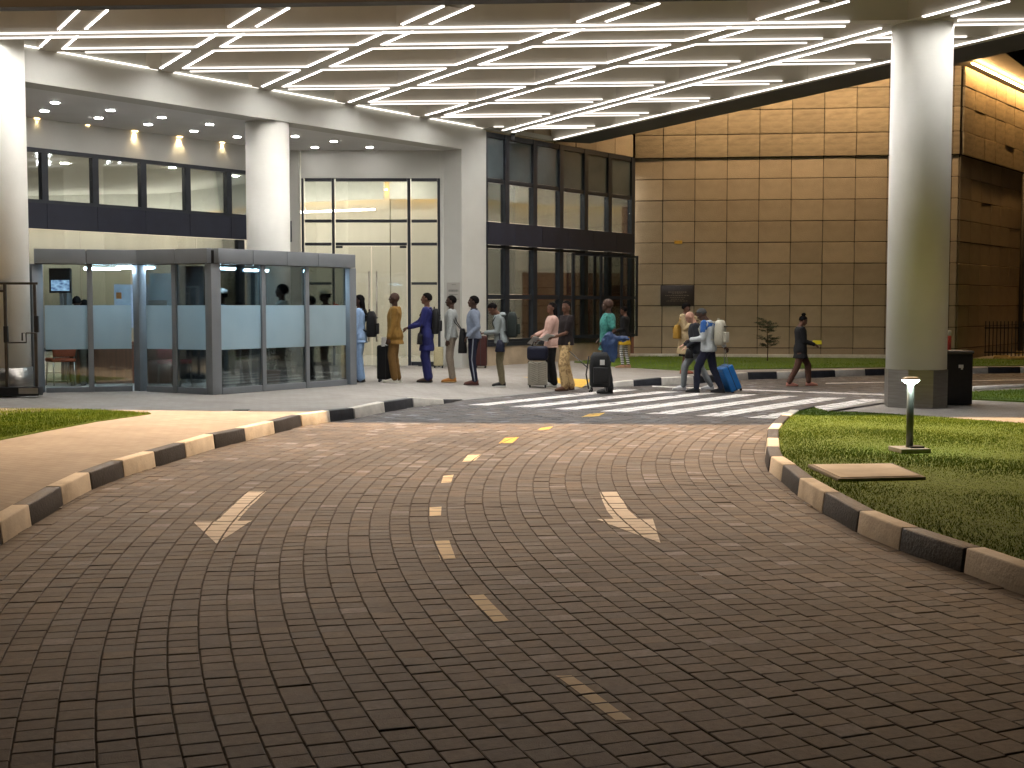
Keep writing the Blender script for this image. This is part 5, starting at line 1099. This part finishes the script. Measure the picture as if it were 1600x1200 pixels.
r, p = person(P(949, 614.5, 0.01), 148, 180, 'bald person in a teal patterned shirt with a blue jacket over the arm', dict(m=teal, hem=.80, sleeve=.7, name='patterned_shirt', g=.032), dict(c=(.014, .014, .016), r=(.112, .09, .08)), (BLK, BLK), DK, 'bald', make_pose(hl=(.10, .27, .98), hr=(.12, -.26, 1.0), width=1.08))
ja = empty('folded_jacket', W(r, (-.02, .30, .92)), r.rotation_euler.z, r.scale[0]); tag(ja, 'blue jacket folded over the arm of the person in teal', 'jacket'); k = MB(); k.ball((0, 0, 0), (.16, .09, .22), 16, 12); k.ball((-.20, .02, .10), (.17, .06, .06), 14, 10); k.ball((-.04, .02, -.16), (.12, .07, .16), 14, 10); me = remesh(k, 'draped_cloth', .014, 1, .028, 3.3, 12); me.materials.append(cloth((.022, .045, .11), .5)); link('draped_cloth', me, ja)
r, p = person(PG(976, 575), 96, 160, 'person in a black top, yellow skirt and striped leggings by the windows', dict(c=BLK, hem=.90, name='top'), dict(kind='skirt', c=(.45, .28, .02), z=(.98, .66), leggings=stripes), ((.35, .2, .12), (.3, .2, .1)), MD, 'short', make_pose(head=(.25, 0), hl=(.25, .12, 1.05), hr=(.25, -.12, 1.05), fl=(.06, .10, 0), fr=(-.06, -.10, 0)))
# --- right-hand group
r, p = person(PG(1070, 584), 110, -25, 'person in a long beige coat raising a phone before the plaque', dict(c=(.46, .35, .20), hem=.50, name='coat', g=.035, flare=.10), dict(kind='skirt', c=BLK, z=(.9, .44), wide=.5), ((.35, .10, .06), (.2, .08, .05)), MD, 'afro', make_pose(head=(.2, -.1), hl=(.24, .10, 1.42), hr=(.26, -.12, 1.28)))
shoulder_bag(r, (.36, .20, .03), 'mustard yellow bag on the side of the person in the beige coat', (-.12, -.26, 1.05), (.14, .30, .34), (-.02, -.18, 1.46)); sheet(r, None, 'dark phone raised by the person in the beige coat', HND(p, 1, .10, .06), (.08, .16), (.2, -.9, 0), M['black'], 'phone', 'phone', .01)
r, p = person(P(1087, 609, .01), 122, 176, 'bald light skinned person in a dark jacket and grey jeans, leaning forward', dict(c=(.020, .022, .028), hem=.84, name='jacket', g=.03), dict(c=(.20, .215, .225), r=(.098, .074, .064)), ((.62, .62, .62), (.66, .66, .66)), LT, 'bald', make_pose(lean=.05, bow=.10, head=(.45, 0), hl=(.20, .20, .92), hr=(.24, -.2, .95), fl=(.30, .09, 0), fr=(-.30, -.09, 0)), hscale=1.06)
shoulder_bag(r, BLK, 'black bag hanging before the bald person in the dark jacket', (.16, .20, .78), (.14, .24, .20), (0, .1, 1.35))
r, p = person(P(1106, 613.5, .01), 128, 155, 'person in a blue and white jacket and black trousers towing a blue suitcase', dict(c=(.42, .45, .46), hem=.86, name='jacket', g=.028), dict(c=NAVY, r=(.104, .078, .062)), (BLK, BLK), DK, 'grey', make_pose(lean=.03, bow=.14, head=(.45, .1), hl=(.30, .20, 1.06), hr=(-.30, -.26, .86), fl=(.24, .10, 0), fr=(-.22, -.10, 0)), hscale=1.07)
k = MB(); torso(k, p, .034, 1.34, 1.465); [limb(k, [p.sh[s], Vector(p.sh[s]).lerp(p.arm[s][0], .55)], [.078, .070]) for s in (1, -1)]; me = remesh(k, 'blue_yoke', .014, 2, .008, 1); me.materials.append(cloth((.03, .10, .30))); link('blue_yoke', me, r)
backpack(r, p, (.42, .40, .32), 'beige backpack on the person towing the blue suitcase', (.20, .34, .50), (-.28, 0, 1.20), (.46, .44, .36))
hp = W(r, p.arm[-1][1]); q = P(1147, 612, .01); blue = mat('blue_shell', (.012, .14, .42), .3, .12, 6); su = suitcase((q.x, q.y, 0.0), 0, None, 'glossy blue ribbed suitcase being towed on its wheels', (.24, .38, .50), 0, -.42, 'vertical', blue); su.rotation_euler = (0, -.42, .25)
k = MB(); iv = su.matrix_basis.inverted(); bpy.context.view_layer.update(); hl_ = su.matrix_world.inverted() @ (hp + Vector((0, 0, -.05))); k.tube([(.06, -.08, .54), hl_ + Vector((0, -.03, 0))], .008, 6); k.tube([(.06, .08, .54), hl_ + Vector((0, .03, 0))], .008, 6); k.build('handle_rod', M['steel'], su)
r, p = person(P(1250, 603, .01), 115, 2, 'person with a hair bun in black walking right and reading a yellow phone', dict(c=(.012, .012, .013), hem=.72, name='blouse', g=.032, flare=.10), dict(m=brown_stripe, r=(.100, .080, .066)), ((.45, .20, .16), (.3, .12, .09)), MD, 'bun', make_pose(head=(.42, 0), hl=(.32, .10, 1.02), hr=(.30, -.12, 1.0), fl=(.26, .08, 0), fr=(-.26, -.08, 0)), hscale=.99)
sheet(r, None, 'bright yellow phone case held by the person with the hair bun', HND(p, 1, .11, .05), (.22, .10), (1.3, 0, .1), mat('yellow_case', (.75, .62, .02), .4), 'phone', 'phone', .02)
# --- inside the kiosk
def kp_(u, t):
    a = KN + N * t; k_ = (u - 800) / F; s = (k_ * a.y - a.x) / (D.x - k_ * D.y); q = a + D * s; return Vector((q.x, q.y, zp(q.x, q.y)))
def hh(f, v): return (CAMH - f.z) - (v - HOR) * f.y / F      # stature that puts the crown at photo row v
f = kp_(347, 1.0); person(f, 0, 190, 'person in a white cap and pale blue shirt behind the kiosk corner post', dict(c=(.35, .52, .66)), dict(c=(.06, .07, .06)), (BLK, (.4, .4, .4)), MD, 'cap', make_pose(hl=(.3, .1, 1.0)), dict(cap=(.6, .6, .58)), fixed=hh(f, 452))
f = kp_(384, 1.1); person(f, 0, 200, 'person in dark clothes half hidden by the frosted pane, beside the white cap', dict(c=(.03, .035, .05)), dict(c=BLK), (BLK, BLK), DK, 'short', make_pose(lean=.12, head=(.35, 0)), fixed=hh(f, 470))
f = kp_(441, .8); r, p = person(f, 0, 185, 'person with full dark hair and a white shirt inside the kiosk', dict(c=(.45, .47, .44)), dict(c=(.03, .035, .04)), ((.1, .1, .1), (.4, .4, .4)), DK, 'afro', make_pose(head=(-.05, 0)), fixed=hh(f, 445))
f = kp_(486, .9); r, p = person(f, 0, 185, 'person in grey behind the kiosk post next to the tan cap', dict(c=(.16, .17, .17)), dict(c=(.025, .018, .016)), (BLK, BLK), DK, 'short', None, fixed=hh(f, 463))
f = kp_(509, .8); r, p = person(f, 0, 185, 'person in a tan cap and black clothes inside the kiosk end pane', dict(c=(.016, .016, .018)), dict(c=BLK), (BLK, (.3, .3, .3)), DK, 'cap', make_pose(), dict(cap=(.5, .44, .30)), fixed=hh(f, 453))
backpack(r, p, (.50, .07, .025), 'orange red backpack on the person in the tan cap', (.16, .30, .42), (-.23, 0, 1.28))
f = Vector(((121 - 800) / F * 23.0, 23.0, 0)); f.z = zp(f.x, f.y); person(f, 0, 100, 'dark haired person in brown seen from behind at the kiosk left end', dict(c=(.03, .03, .035)), dict(c=(.07, .055, .04)), (BLK, BLK), DK, 'short', make_pose(head=(.2, 0)), fixed=hh(f, 463))
f = Vector(((134 - 800) / F * 23.5, 23.5, 0)); f.z = zp(f.x, f.y); person(f, 0, 60, 'shorter dark haired person in navy at the kiosk left end', dict(c=NAVY), dict(c=BLK), (BLK, BLK), DK, 'short', make_pose(), fixed=hh(f, 468.5))
